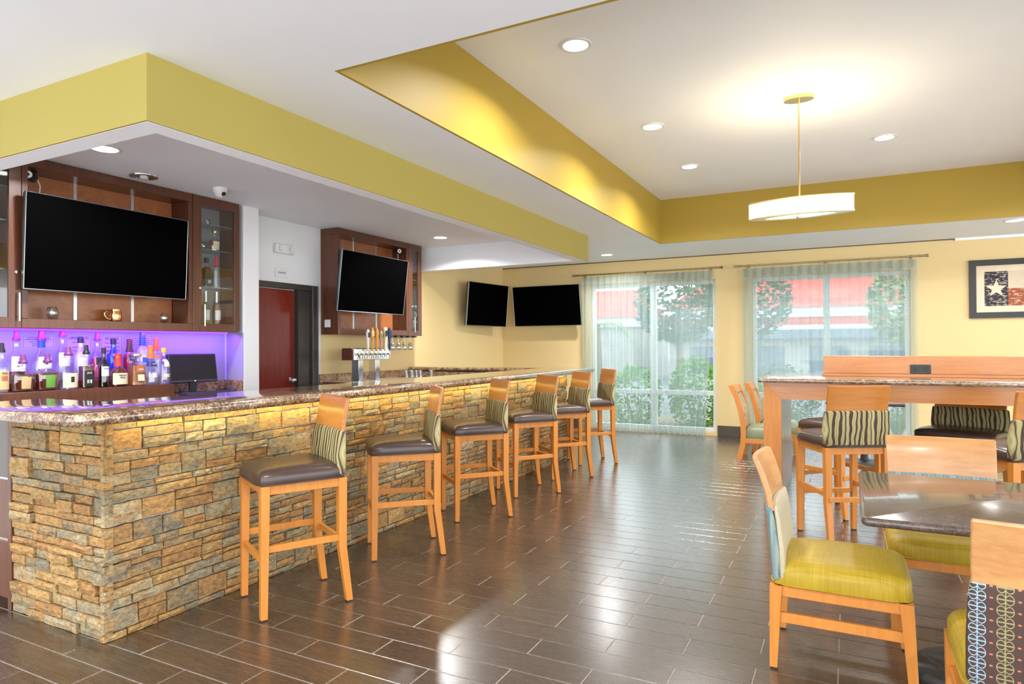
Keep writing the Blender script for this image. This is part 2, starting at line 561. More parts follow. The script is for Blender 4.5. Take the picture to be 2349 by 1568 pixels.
def thing(name, label, cat, loc=(0, 0, 0), rz=0.0, group=None):
    o = bpy.data.objects.new(name, None)
    o.empty_display_size = 0.1
    COL.objects.link(o)
    o.location = loc; o.rotation_euler = (0, 0, rz)
    return tag(o, label, cat, group)


def struct(o, label=None):
    o['kind'] = 'structure'
    if label:
        o['label'] = label
    return o


def copy_tree(o, parent=None):
    c = o.copy(); COL.objects.link(c)
    if parent is not None:
        c.parent = parent
    for ch in list(o.children):
        copy_tree(ch, c)
    return c


def dup(root, loc, rz, label):
    r = copy_tree(root)
    r.location = loc; r.rotation_euler = (0, 0, rz); r['label'] = label
    return r


def text_mesh(body, size, face='x', align='CENTER', mat='ink', depth=0.0006, width=1.0):
    cu = bpy.data.curves.new('lettering', 'FONT')
    cu.body = body; cu.size = size; cu.align_x = align; cu.align_y = 'CENTER'; cu.extrude = depth
    ob = bpy.data.objects.new('lettering', cu); COL.objects.link(ob)
    dg = bpy.context.evaluated_depsgraph_get()
    me = bpy.data.meshes.new_from_object(ob.evaluated_get(dg))
    bpy.data.objects.remove(ob, do_unlink=True)
    for v in me.vertices:
        x, y, z = v.co
        x *= width
        v.co = (z, x, y) if face == 'x' else ((x, -z, y) if face == 'y' else (x, y, z))
    me.materials.clear(); me.materials.append(MATS[mat])
    return me


def lettering(body, size, loc, parent, face='x', mat='ink', width=1.0):
    return link('lettering', text_mesh(body, size, face, mat=mat, width=width), parent, loc)


def area_light(name, loc, rot, sx, sy, watts, color, parent=None, shape='RECTANGLE', spread=180):
    d = bpy.data.lights.new(name, 'AREA')
    d.shape = shape; d.size = sx
    if shape in ('RECTANGLE', 'ELLIPSE'):
        d.size_y = sy
    d.energy = watts; d.color = color; d.spread = radians(spread)
    o = link(name, d, parent, loc)
    o.rotation_euler = rot
    return o


def project(p):
    q = _R.transposed() @ (Vector(p) - Vector((0, 0, CAM_Z)))
    if q.y < 0.1:
        return None
    return (IMG_W / 2 + q.x / q.y * F_PX, IMG_H / 2 - q.z / q.y * F_PX, q.y)


def in_view(p, m=60):
    r = project(p)
    return r is not None and -m < r[0] < IMG_W + m and -m < r[1] < IMG_H + m


# ================================================================== THE SETTING
X_WALL, Y_WALL = -5.55, 10.42
X_RIGHT, Y_NEAR = 6.6, -3.2
Z_C = 2.80            # main ceiling
Z_T = 3.40            # tray ceiling

# ---- floor: grout bed with plank tiles
floor = struct(MB().box((X_WALL - 0.2, X_RIGHT), (Y_NEAR, Y_WALL + 0.1), (-0.08, -0.0018)).build('floor', 'grout'), 'floor of dark brown wood-look plank tiles with pale grout')
T_L, T_H, T_J = 0.632, 0.1605, 0.0045
tiles = []
k0 = int((Y_NEAR - 1.725) / T_H)
for k in range(k0, int((Y_WALL - 1.725) / T_H) + 1):
    ya = 1.725 + k * T_H
    ph = -2.58 if k % 2 == 0 else -2.897
    i0 = int((X_WALL - ph) / T_L) - 1
    for i in range(i0, int((X_RIGHT - ph) / T_L)):
        xa = ph + i * T_L
        if xa < X_WALL - 0.15 or ya + T_H > Y_WALL + 0.02 or ya < Y_NEAR:
            continue
        tiles.append((xa, ya))
tile_me = MB().box((T_J / 2, T_L - T_J / 2), (T_J / 2, T_H - T_J / 2), (-0.012, 0), 0.0012).mesh('tile', 'floor_tile')


def tile_score(t):
    c = (t[0] + T_L / 2, t[1] + T_H / 2, 0)
    if not in_view(c, 120) or (c[0] < -3.2 and c[1] > 1.9) or (c[0] < -4.0):
        return 0
    return 1 / project(c)[2]


tiles.sort(key=tile_score, reverse=True)
for t in tiles[:300]:
    link('tile', tile_me, floor, (t[0], t[1], 0))
m = MB()
for t in tiles[300:]:
    m.box((t[0] + T_J / 2, t[0] + T_L - T_J / 2), (t[1] + T_J / 2, t[1] + T_H - T_J / 2), (-0.012, 0), 0.0012)
o = m.build('tile_field', 'floor_tile_far', floor)
o['kind'] = 'stuff'

# ---- ceiling with the lit tray and the dropped soffit over the bar
TX0, TX1, TY0, TY1 = -2.29, 2.7, 2.55, 8.93
m = MB()
m.box((X_WALL - 0.2, TX0 - 0.02), (Y_NEAR, Y_WALL + 0.1), (Z_C, Z_C + 0.1))
m.box((TX1 + 0.02, X_RIGHT), (Y_NEAR, Y_WALL + 0.1), (Z_C, Z_C + 0.1))
m.box((TX0 - 0.02, TX1 + 0.02), (Y_NEAR, TY0 - 0.02), (Z_C, Z_C + 0.1))
m.box((TX0 - 0.02, TX1 + 0.02), (TY1 + 0.02, Y_WALL + 0.1), (Z_C, Z_C + 0.1))
ceiling = struct(m.build('ceiling', 'white_paint'), 'white ceiling with a mustard-sided tray recess')
MB().box((TX0 - 0.1, TX1 + 0.1), (TY0 - 0.1, TY1 + 0.1), (Z_T, Z_T + 0.08)).build('tray_panel', 'white_paint', ceiling)
for x, y in (((TX0 - 0.02, TX0), (TY0 - 0.02, TY1 + 0.02)), ((TX1, TX1 + 0.02), (TY0 - 0.02, TY1 + 0.02)), ((TX0, TX1), (TY0 - 0.02, TY0)), ((TX0, TX1), (TY1, TY1 + 0.02))):
    MB().box(x, y, (Z_C, Z_T)).build('tray_fascia', 'warm_lit_mustard', ceiling)['label'] = 'mustard yellow side of the ceiling tray'
SX, SY0, SY1, SZ, BW = -2.945, 1.955, 7.85, 2.478, 0.14
for x, y in (((SX - BW, SX - 0.012), (SY0 + 0.012, SY1)), ((X_WALL, SX - BW), (SY0 + 0.012, SY0 + BW)), ((X_WALL, SX - BW), (SY1 - BW, SY1))):
    MB().box(x, y, (SZ, Z_C)).build('soffit_beam', 'white_paint', ceiling)['label'] = 'white beam of the dropped soffit over the bar'
MB().box((SX - 0.012, SX), (SY0, SY1), (SZ + 0.001, Z_C)).build('soffit_fascia', 'mustard_paint', ceiling)['label'] = 'long mustard face of the soffit over the bar'
MB().box((X_WALL - 0.1, SX - 0.012), (SY0, SY0 + 0.012), (SZ + 0.001, Z_C)).build('soffit_fascia', 'mustard_paint', ceiling)['label'] = 'short mustard end face of the soffit'

# ---- left wall with pantry door, pillar
m = MB()
m.box((X_WALL - 0.18, X_WALL), (Y_NEAR, 4.72), (0, Z_C))
m.box((X_WALL - 0.18, X_WALL), (4.72, 5.70), (2.06, Z_C))
m.box((X_WALL - 0.18, X_WALL), (5.70, 5.836), (0, Z_C))
wall_left = struct(m.build('wall_left', 'grey_paint'), 'white painted wall behind the bar')
MB().box((X_WALL - 0.18, X_WALL), (5.836, Y_WALL + 0.18), (0, Z_C)).build('tan_section', 'tan_paint', wall_left)
MB().box((X_WALL, -5.28), (4.50, 4.69), (0, Z_C), 0.004).build('pillar', 'grey_paint', wall_left)
MB().box((X_WALL - 0.4, X_WALL - 0.38), (4.4, 6.0), (0, 2.3)).build('pantry_back', 'dark_frame', wall_left)

door = struct(MB().box((X_WALL - 0.13, X_WALL - 0.085), (4.72, 5.50), (0.01, 2.05), 0.003).build('door_1', 'mahogany'), 'glossy reddish mahogany pantry door')
MB().box((X_WALL - 0.085, X_WALL - 0.02), (5.50, 5.70), (0.0, 2.06)).build('door_jamb', 'dark_frame', door)
m = MB()
m.box((X_WALL - 0.02, X_WALL + 0.02), (5.69, 5.775), (0, 2.115), 0.006)
m.box((X_WALL - 0.02, X_WALL + 0.012), (5.705, 5.74), (0, 2.10), 0.004)
m.box((X_WALL - 0.02, X_WALL + 0.028), (5.755, 5.775), (0, 2.115), 0.004)
m.box((X_WALL - 0.02, X_WALL + 0.02), (4.69, 5.69), (2.05, 2.115), 0.006)
m.build('door_frame', 'dark_frame', door)
m = MB()
m.lathe([(0.033, 0), (0.033, 0.006), (0.012, 0.01), (0.012, 0.035), (0.026, 0.045), (0.031, 0.06), (0.024, 0.074), (0.006, 0.08)], seg=18)
m.v = [(z + X_WALL - 0.085, x + 5.44, y + 1.03) for x, y, z in m.v]
m.build('door_knob', 'chrome', door)

# ---- window wall
W1 = (-3.87, -1.83); W2 = (-1.30, 0.75); WZ = (0.05, 2.42)
m = MB()
for x0, x1, z0, z1 in ((X_WALL - 0.2, W1[0], 0, Z_C), (W1[0], W1[1], WZ[1], Z_C), (W1[0], W1[1], 0, WZ[0]), (W1[1], W2[0], 0, Z_C), (W2[0], W2[1], WZ[1], Z_C), (W2[0], W2[1], 0, WZ[0]), (W2[1], X_RIGHT, 0, Z_C)):
    m.box((x0, x1), (Y_WALL, Y_WALL + 0.18), (z0, z1))
struct(m.build('wall_back', 'tan_paint'), 'warm tan window wall')
m = MB()
for x0, x1 in ((X_WALL, W1[0] - 0.02), (W1[1] + 0.02, W2[0] - 0.02), (W2[1] + 0.02, X_RIGHT)):
    m.box((x0, x1), (Y_WALL - 0.015, Y_WALL), (0, 0.165), 0.004)
struct(m.build('baseboard_back', 'baseboard_brown'), 'dark brown baseboard under the windows')
struct(MB().box((X_WALL, X_WALL + 0.015), (8.1, Y_WALL - 0.016), (0, 0.165), 0.004).build('baseboard_left', 'baseboard_brown'), 'dark brown baseboard at the left wall')
struct(MB().box((1.26, X_RIGHT), (Y_WALL - 0.03, Y_WALL), (2.768, Z_C)).build('trim_1', 'white_paint'), 'small white step in the ceiling above the framed picture')
struct(MB().box((X_WALL, 1.26), (Y_WALL - 0.012, Y_WALL), (Z_C - 0.012, Z_C)).build('shadow_strip', 'baseboard_brown'), 'thin dark strip painted as a shadow line along the top of the window wall')  # shade of the ceiling gap put in as a dark strip


def window(n, x0, x1, mull):
    fy = (Y_WALL + 0.07, Y_WALL + 0.13)
    z0, z1 = WZ
    m = MB()
    m.box((x0 + 0.001, x0 + 0.055), fy, (z0 + 0.001, z1 - 0.001), 0.004); m.box((x1 - 0.055, x1 - 0.001), fy, (z0 + 0.001, z1 - 0.001), 0.004)
    m.box((x0 + 0.0545, x1 - 0.0545), (fy[0] + 0.001, fy[1] - 0.001), (z1 - 0.06, z1 - 0.0005), 0.003); m.box((x0 + 0.0545, x1 - 0.0545), (fy[0] + 0.001, fy[1] - 0.001), (z0 + 0.0005, z0 + 0.06), 0.003)
    w = struct(m.build('window_%d' % n, 'window_frame_white'), 'tall white framed window')
    MB().box((mull - 0.045, mull + 0.045), (fy[0] - 0.01, fy[1] + 0.005), (z0 + 0.001, z1 - 0.001), 0.004).build('mullion', 'window_frame_white', w)
    for a, b in ((x0, mull), (mull, x1)):
        MB().box((a + 0.05, b - 0.044), (fy[0] + 0.002, fy[1] - 0.002), (0.615, 0.685), 0.004).build('transom', 'window_frame_white', w)
        for c, d in ((z0 + 0.05, 0.62), (0.68, z1 - 0.05)):
            MB().box((a + 0.05, b - 0.04), (fy[0] + 0.028, fy[0] + 0.034), (c, d)).build('pane', 'window_glass', w)
    return w


window(1, W1[0], W1[1], -2.82)
window(2, W2[0], W2[1], -0.285)

# ================================================================== OUTDOORS
def outdoor_mat(name, stops, scale=3.0):
    t = NT(name)
    f = t.noise(t.coord(), scale, 5, 0.6)
    return t.done(t.bsdf(t.ramp(f, stops), 0.9, 0, 0.2))


outdoor_mat('asphalt', [(0.3, (0.16, 0.16, 0.17)), (0.7, (0.24, 0.24, 0.25))], 2)
outdoor_mat('mulch', [(0.3, (0.16, 0.12, 0.08)), (0.7, (0.30, 0.24, 0.17))], 14)
outdoor_mat('leaf_green', [(0.3, (0.07, 0.20, 0.02)), (0.7, (0.19, 0.40, 0.04))], 8)
outdoor_mat('leaf_dark', [(0.3, (0.04, 0.09, 0.04)), (0.7, (0.10, 0.17, 0.08))], 6)
outdoor_mat('leaf_pale', [(0.3, (0.14, 0.21, 0.10)), (0.7, (0.27, 0.33, 0.15))], 6)
outdoor_mat('bark', [(0.3, (0.12, 0.09, 0.06)), (0.7, (0.25, 0.20, 0.15))], 10)
outdoor_mat('building_red', [(0.3, (0.42, 0.06, 0.045)), (0.7, (0.50, 0.09, 0.07))], 1)
outdoor_mat('building_white', [(0.3, (0.48, 0.50, 0.52)), (0.7, (0.54, 0.56, 0.58))], 1)
outdoor_mat('building_beige', [(0.3, (0.30, 0.29, 0.27)), (0.7, (0.36, 0.35, 0.33))], 3)
outdoor_mat('building_slate', [(0.3, (0.09, 0.12, 0.16)), (0.7, (0.14, 0.17, 0.21))], 2)
struct(MB().box((-45, 45), (13.6, 70), (-0.25, -0.10)).build('car_park', 'asphalt'), 'grey car park outside the windows')
struct(MB().box((-45, 45), (Y_WALL + 0.19, 13.6), (-0.25, -0.06)).build('planting_bed', 'mulch'), 'mulched planting bed outside the windows')


def foliage(mb, c, r, n, leaf, rng, flat=1.0):
    for i in range(n):
        a, b = rng.uniform(0, 2 * pi), math.acos(rng.uniform(-1, 1))
        q = rng.uniform(0.55, 1.0) ** 0.5
        p = Vector((c[0] + r[0] * q * sin(b) * cos(a), c[1] + r[1] * q * sin(b) * sin(a), max(0.0, c[2] + r[2] * q * cos(b))))
        d = Vector((rng.uniform(-1, 1), rng.uniform(-1, 1), rng.uniform(-0.6, 1) * flat)).normalized()
        w = d.orthogonal().normalized()
        w = (w * cos(a * 3) + d.cross(w) * sin(a * 3)) * leaf * 0.42
        mb.add([p - d * leaf, p - w, p + d * leaf, p + w], [(0, 1, 2, 3)])


def shrub(label, c, r, n, leaf, mat, seed):
    rng = random.Random(seed)
    t = thing('shrub', label, 'shrub', (c[0], c[1], -0.06), 0, 'shrubs outside the windows')
    m = MB(); foliage(m, (0, 0, r[2] * 0.8), r, n, leaf, rng)
    m.build('foliage', mat, t)
    m = MB()
    for i in range(5):
        a = i * 1.3
        m.cyl((0.04 * cos(a), 0.04 * sin(a), 0), (r[0] * 0.5 * cos(a), r[1] * 0.5 * sin(a), r[2]), 0.015, 0.006, 6)
    m.build('stem', 'bark', t)


shrub('rounded bright green shrub behind the left half of the first window', (-3.55, 11.9), (0.52, 0.5, 0.62), 1300, 0.05, 'leaf_green', 1)
shrub('tall bright green shrub behind the middle of the first window', (-2.50, 12.2), (0.52, 0.5, 0.70), 1400, 0.05, 'leaf_green', 2)
shrub('low bright green shrub at the right edge of the first window', (-1.55, 11.7), (0.42, 0.45, 0.52), 1000, 0.05, 'leaf_green', 3)
shrub('dark low hedge bush behind the left half of the second window', (-1.25, 13.3), (0.82, 0.5, 0.62), 1500, 0.05, 'leaf_dark', 4)
shrub('dark bush behind the middle of the second window', (0.62, 13.4), (0.80, 0.5, 0.50), 1200, 0.05, 'leaf_dark', 5)
for gi, (gx, gy) in enumerate(((-0.80, 11.05), (-0.25, 11.3), (0.25, 11.9), (0.62, 11.1))):
    rng = random.Random(70 + gi)
    m = MB()
    for i in range(110):
        a = rng.uniform(0, 2 * pi); L = rng.uniform(0.45, 0.75); b = rng.uniform(0.15, 0.5)
        ca, sa = cos(a), sin(a)
        pts = [(0.03 * ca + b * L * q * q * ca, 0.03 * sa + b * L * q * q * sa, L * (q - 0.25 * q * q)) for q in (0, 0.35, 0.7, 1)]
        for (p, q, wd0, wd1) in zip(pts[:-1], pts[1:], (0.007, 0.006, 0.004), (0.006, 0.004, 0.0005)):
            m.add([(p[0] - sa * wd0, p[1] + ca * wd0, p[2]), (p[0] + sa * wd0, p[1] - ca * wd0, p[2]), (q[0] + sa * wd1, q[1] - ca * wd1, q[2]), (q[0] - sa * wd1, q[1] + ca * wd1, q[2])], [(0, 1, 2, 3)])
    g = m.build('grass_clump', 'leaf_pale')
    g.location = (gx, gy, -0.06)
    tag(g, ('leftmost', 'second', 'third', 'rightmost')[gi] + ' of four ornamental grass clumps at the foot of the second window', 'grass', 'ornamental grasses outside')


def tree(label, c, h, r, n, seed, mat='leaf_dark', leaf=0.10):
    rng = random.Random(seed)
    t = thing('tree', label, 'tree', (c[0], c[1], -0.1), 0, 'trees outside the windows')
    m = MB(); m.tube([(0, 0, 0), (0.06, 0.02, h * 0.35), (0.0, 0.05, h * 0.75)], [0.11, 0.09, 0.05], 8)
    for i in range(4):
        a = i * 1.7
        m.cyl((0.03, 0.02, h * 0.45), (r * 0.6 * cos(a), r * 0.6 * sin(a), h * 0.8), 0.04, 0.015, 6)
    m.build('trunk', 'bark', t)
    m = MB(); foliage(m, (0, 0, h * 0.78), (r, r, h * 0.30), n, leaf, rng, 0.5)
    m.build('crown', mat, t)


tree('leafy tree seen through the left pane of the second window', (-2.3, 17.5), 3.4, 1.1, 1500, 11)
tree('pale leafy tree at the right edge of the second window', (1.1, 16.0), 3.0, 0.8, 1300, 12, 'leaf_pale')
tree('tree with a wide crown behind the right pane of the first window', (-3.6, 15.5), 3.2, 1.0, 1500, 13)

palm = thing('palm', 'palm with drooping fronds behind the left pane of the first window', 'palm', (-5.1, 14.0, -0.08))
MB().tube([(0, 0, 0), (0.08, 0, 0.9), (0.05, 0, 1.95)], [0.12, 0.09, 0.07], 8).build('trunk', 'bark', palm)
rng = random.Random(5)
for i in range(9):
    a = 2 * pi * i / 9 + 0.2
    m = MB()
    for j in range(14):
        q = (j + 1) / 14
        px, pz = 1.15 * q, 1.95 + 0.55 * q - 1.15 * q * q
        for sgn in (-1, 1):
            L = 0.42 * (1 - 0.5 * q)
            b = Vector((px * cos(a) + 0.05, px * sin(a), pz))
            e = b + Vector((0.5 * cos(a) - sgn * 0.8 * sin(a), 0.5 * sin(a) + sgn * 0.8 * cos(a), -0.45)).normalized() * L
            w = Vector((cos(a), sin(a), 0)) * 0.014
            m.add([b - w, b + w, e], [(0, 1, 2)])
    m.tube([(0.05, 0, 1.95), (0.5 * cos(a) + 0.05, 0.5 * sin(a), 2.0), (1.15 * cos(a) + 0.05, 1.15 * sin(a), 1.35)], [0.012, 0.01, 0.004], 5)
    m.build('frond', 'leaf_pale', palm)

bld = thing('building', 'low shop building with red roof and white and red fascia bands across the car park', 'building', (0, 24.5, -0.1))
for nm, mt, z0, z1, out in (('wall', 'building_beige', 0, 1.72, 0.0), ('awning', 'building_slate', 1.72, 2.02, -0.5), ('lower_band', 'building_white', 2.02, 2.18, -0.15),
                            ('red_band', 'building_red', 2.18, 2.45, -0.12), ('upper_band', 'building_white', 2.45, 2.78, -0.15)):
    MB().box((-6.0, 2.6), (out, 6), (z0, z1)).build(nm, mt, bld)
MB().hexa([(-6.1, -0.2, 2.78), (2.7, -0.2, 2.78), (2.7, 6.2, 2.78), (-6.1, 6.2, 2.78)], [(-5.4, 2.4, 3.95), (2.0, 2.4, 3.95), (2.0, 3.6, 3.95), (-5.4, 3.6, 3.95)]).build('roof', 'building_red', bld)
for wx in (-4.6, -2.6, -0.6, 1.2):
    MB().box((wx - 0.6, wx + 0.6), (-0.03, 0.02), (0.5, 1.45)).build('window', 'building_slate', bld)
bl2 = thing('building', 'distant building with red roof seen through the first window', 'building', (-11.5, 27, -0.1))
MB().box((-3.5, 3.4), (0, 6), (0, 2.3)).build('wall', 'building_beige', bl2)
MB().box((-3.6, 3.5), (-0.2, 6), (2.3, 2.7)).build('fascia', 'building_white', bl2)
MB().hexa([(-3.7, -0.3, 2.7), (3.6, -0.3, 2.7), (3.6, 6.2, 2.7), (-3.7, 6.2, 2.7)], [(-2.7, 2.6, 4.1), (2.6, 2.6, 4.1), (2.6, 3.6, 4.1), (-2.7, 3.6, 4.1)]).build('roof', 'building_red', bl2)

# ================================================================== THE BAR
BX, BY0, BY1, BXL = -3.15, 1.89, 7.60, -3.99        # stone faces
bar = thing('stone_bar', 'long bar front clad in stacked tan and rust ledger stone', 'bar', (-3.3, 4.7, 0))


def put(o, parent):
    """parent keeping world coordinates (parents here only carry a location)"""
    o.parent = parent
    o.matrix_parent_inverse = Matrix.Translation(parent.location).inverted()
    return o


put(MB().box((BX - 0.20, BX - 0.022), (BY0 + 0.022, BY1 - 0.01), (0.0, 1.06)).build('core_wall', 'mortar'), bar)
put(MB().box((BXL, BX - 0.20), (BY0 + 0.022, BY0 + 0.20), (0.0, 1.06)).build('end_core', 'mortar'), bar)
put(MB().box((X_WALL + 0.01, BX - 0.20), (7.585, 7.72), (0.0, 1.06)).build('return_panel', 'lavender_panel'), bar)
put(MB().box((BX - 0.225, BX - 0.20), (BY0 + 0.20, 7.58), (0.0, 1.06)).build('back_panel', 'lavender_panel'), bar)
put(MB().box((BXL - 0.035, BXL - 0.002), (BY0 - 0.005, BY0 + 0.20), (0.0, 1.05), 0.003).build('end_trim', 'walnut'), bar)

# stacked ledger stones: pieces laid out row by row, outward = local -y
STONE_V = []
for k in range(14):
    r = random.Random(300 + k)
    vs = []; nu, nv = 4, 2
    for j in range(nv + 1):
        for i in range(nu + 1):
            e = (i in (0, nu)) or (j in (0, nv))
            u = i / nu + (0 if i in (0, nu) else r.uniform(-0.06, 0.06))
            v = j / nv + (0 if j in (0, nv) else r.uniform(-0.12, 0.12))
            if i in (0, nu):
                u += r.uniform(0.0, 0.030) * (1 if i == 0 else -1)
            if j in (0, nv):
                v += r.uniform(0.0, 0.06) * (1 if j == 0 else -1)
            d = r.uniform(0.76, 0.92) if e else r.uniform(0.88, 1.02)
            vs.append((u, -d, v))
    n = len(vs)
    fs = [(j * (nu + 1) + i, j * (nu + 1) + i + 1, (j + 1) * (nu + 1) + i + 1, (j + 1) * (nu + 1) + i) for j in range(nv) for i in range(nu)]
    ring = list(range(nu + 1)) + [j * (nu + 1) + nu for j in range(1, nv + 1)] + [nv * (nu + 1) + i for i in range(nu - 1, -1, -1)] + [j * (nu + 1) for j in range(nv - 1, 0, -1)]
    back = []
    for q in ring:
        vs.append((vs[q][0], 0.0, vs[q][2])); back.append(len(vs) - 1)
    for i in range(len(ring)):
        a, b = i, (i + 1) % len(ring)
        fs.append((ring[b], ring[a], back[a], back[b]))
    STONE_V.append((vs, fs))


def stone_rows(length, height, rng):
    out = []; z = 0.0
    while z < height - 0.02:
        h = rng.choice((0.026, 0.034, 0.042, 0.05, 0.058, 0.068, 0.095, 0.11))
        if height - z - h < 0.03:
            h = height - z
        u = 0.0
        while u < length - 0.001:
            w = rng.uniform(0.11, 0.30) if h < 0.09 else rng.uniform(0.10, 0.24)
            if length - u - w < 0.07:
                w = length - u
            if h >= 0.09 and rng.random() < 0.62:          # split tall courses into two thin strips
                c = rng.uniform(0.35, 0.65)
                out.append((u, z, w, h * c)); out.append((u, z + h * c, w, h * (1 - c)))
            else:
                out.append((u, z, w, h))
            u += w
        z += h
    return out


rng = random.Random(42)
stones = []
for (u, z, w, h) in stone_rows(BY1 - BY0 + 0.02, 1.055, rng):
    stones.append(('front', BY0 - 0.02 + u, z, w, h, rng.uniform(0.022, 0.040), rng.randrange(14)))
for (u, z, w, h) in stone_rows(BX - BXL + 0.012, 1.055, rng):
    stones.append(('end', BXL + u, z, w, h, rng.uniform(0.018, 0.052), rng.randrange(14)))


def stone_score(s):
    c = (BX, s[1] + s[3] / 2, s[2] + s[4] / 2) if s[0] == 'front' else (s[1] + s[3] / 2, BY0, s[2] + s[4] / 2)
    d = project(c)
    fore = 0.55 if s[0] == 'front' else 0.85
    return s[3] * s[4] * fore / d[2] ** 2


stones.sort(key=stone_score, reverse=True)
stone_me = []
for vs, fs in STONE_V:
    stone_me.append(MB().add(vs, fs).mesh('stone', 'ledger_stone'))
G = 0.0015
bulk = MB()
for i, (face, u, z, w, h, d, k) in enumerate(stones):
    if i < 300:
        o = link('stone', stone_me[k])
        o.scale = (w - 2 * G, d, h - 2 * G)
        if face == 'front':
            o.location = (BX - 0.024, u + G, z + G); o.rotation_euler = (0, 0, pi / 2 + RND.uniform(-0.018, 0.018))
        else:
            o.location = (u + G, BY0 + 0.024, z + G)
        put(o, bar)
    else:
        vs, fs = STONE_V[k]
        if face == 'front':
            bulk.add([(BX - 0.024 - y * d, u + G + x * (w - 2 * G), z + G + t * (h - 2 * G)) for x, y, t in vs], fs)
        else:
            bulk.add([(u + G + x * (w - 2 * G), BY0 + 0.024 + y * d, z + G + t * (h - 2 * G)) for x, y, t in vs], fs)
o = put(bulk.build('stone_field', 'ledger_stone_far'), bar)
o['kind'] = 'stuff'


def inset_poly(poly, d):
    n = len(poly); out = []
    for i in range(n):
        p0, p1, p2 = Vector(poly[i - 1]), Vector(poly[i]), Vector(poly[(i + 1) % n])
        e1, e2 = (p1 - p0).normalized(), (p2 - p1).normalized()
        n1, n2 = Vector((-e1.y, e1.x)), Vector((-e2.y, e2.x))
        k = d / (1 + n1.dot(n2))
        q = p1 + (n1 + n2) * k
        out.append((q.x, q.y))
    return out


def bullnose(poly, z0, z1, r, mb=None):
    """slab with rounded edge, poly counter-clockwise"""
    m = mb or MB()
    n = len(poly); rings = []
    for k in range(9):
        a = -pi / 2 + pi * k / 8
        rings.append((inset_poly(poly, r * (1 - cos(a))), (z0 + z1) / 2 + (z1 - z0) / 2 * sin(a)))
    vs = [(x, y, z) for ring, z in rings for x, y in ring]
    fs = [(j * n + i, j * n + (i + 1) % n, (j + 1) * n + (i + 1) % n, (j + 1) * n + i) for j in range(8) for i in range(n)]
    fs += [tuple(range(n - 1, -1, -1)), tuple(8 * n + i for i in range(n))]
    return m.add(vs, fs, True)


top_poly = [(-4.06, 1.60), (-2.97, 1.60), (-2.92, 1.62), (-2.90, 1.67), (-2.90, 7.93), (-2.97, 8.0), (X_WALL + 0.01, 8.0), (X_WALL + 0.01, 7.55), (-3.52, 7.55), (-3.52, 2.10), (-4.06, 2.10)]
tag(bullnose(top_poly, 1.062, 1.12, 0.022).build('bar_countertop', 'bar_granite', ang=60), 'polished brown granite bar top with a rounded edge, running the length of the stone bar', 'countertop')

led = thing('led_strip', 'glowing warm yellow light strip under the edge of the granite bar top', 'light strip', (-3.09, 4.7, 1.05))
put(MB().box((-3.095, -3.082), (1.95, 7.55), (1.053, 1.061)).build('glow_strip', 'warm_led'), led)
put(MB().box((-3.9, -3.15), (1.815, 1.828), (1.053, 1.061)).build('glow_strip', 'warm_led'), led)
put(area_light('strip_light', (-3.075, 4.75, 1.052), (0, radians(38), 0), 0.015, 5.6, 8.5, (1.0, 0.85, 0.40)), led)

gate = thing('service_gate', 'dark grey and walnut service gate at the left end of the stone bar', 'gate', (-4.4, 1.93, 0))
for z0, z1, mt in ((0.05, 0.36, 'walnut'), (0.372, 0.69, 'walnut'), (0.702, 1.04, 'gate_grey')):
    put(MB().box((-4.78, -4.036), (1.90, 1.945), (z0, z1), 0.004).build('panel', mt), gate)
for z in (0.366, 0.696):
    put(MB().box((-4.78, -4.04), (1.905, 1.94), (z - 0.007, z + 0.007)).build('rail', 'brushed_steel'), gate)
put(MB().box((-4.82, -4.78), (1.90, 1.945), (0.0, 1.05), 0.003).build('post', 'walnut'), gate)

# ---- back counters
def back_counter(label, y0, y1):
    t = thing('base_cabinet', label, 'cabinet', (-5.25, (y0 + y1) / 2, 0), 0, 'base cabinets behind the bar')
    put(MB().box((X_WALL + 0.005, -4.98), (y0, y1), (0.08, 0.943)).build('body', 'walnut'), t)
    put(MB().box((X_WALL + 0.005, -5.05), (y0, y1), (0.0, 0.08)).build('plinth', 'black_plastic'), t)
    n = max(2, round((y1 - y0) / 0.55)); w = (y1 - y0) / n
    for i in range(n):
        d = put(MB().box((-4.98, -4.96), (y0 + i * w + 0.004, y0 + (i + 1) * w - 0.004), (0.10, 0.92), 0.003).build('door', 'walnut'), t)
        MB().cyl((-4.945, y0 + i * w + 0.06, 0.70), (-4.945, y0 + i * w + 0.06, 0.85), 0.006).build('handle', 'brushed_steel', d)
    return t


back_counter('walnut base cabinets below the bottle display', 2.02, 4.495)
back_counter('walnut base cabinets below the beer taps', 5.80, 7.54)
for y0, y1, lab in ((2.02, 4.497, 'granite back counter under the bottles and computer'), (5.80, 7.54, 'granite back counter under the beer taps')):
    t = thing('back_countertop', lab, 'countertop', (-5.25, (y0 + y1) / 2, 0.94), 0, 'granite counters behind the bar')
    put(MB().box((X_WALL + 0.003, -4.93), (y0, y1), (0.944, 0.984), 0.006).build('slab', 'splash_granite'), t)
    put(MB().box((X_WALL + 0.003, X_WALL + 0.023), (y0, y1), (0.984, 1.082), 0.003).build('backsplash', 'splash_granite'), t)
    if y0 < 3:
        put(MB().box((X_WALL + 0.024, -5.285), (4.478, 4.497), (0.984, 1.082), 0.003).build('side_splash', 'splash_granite'), t)
    else:
        put(MB().box((X_WALL + 0.024, -4.3), (7.56, 7.582), (0.984, 1.06), 0.003).build('side_splash', 'splash_granite'), t)

# ================================================================== WALL CABINETS
CF = -5.28
CZ0, CZ1 = 1.55, 2.796


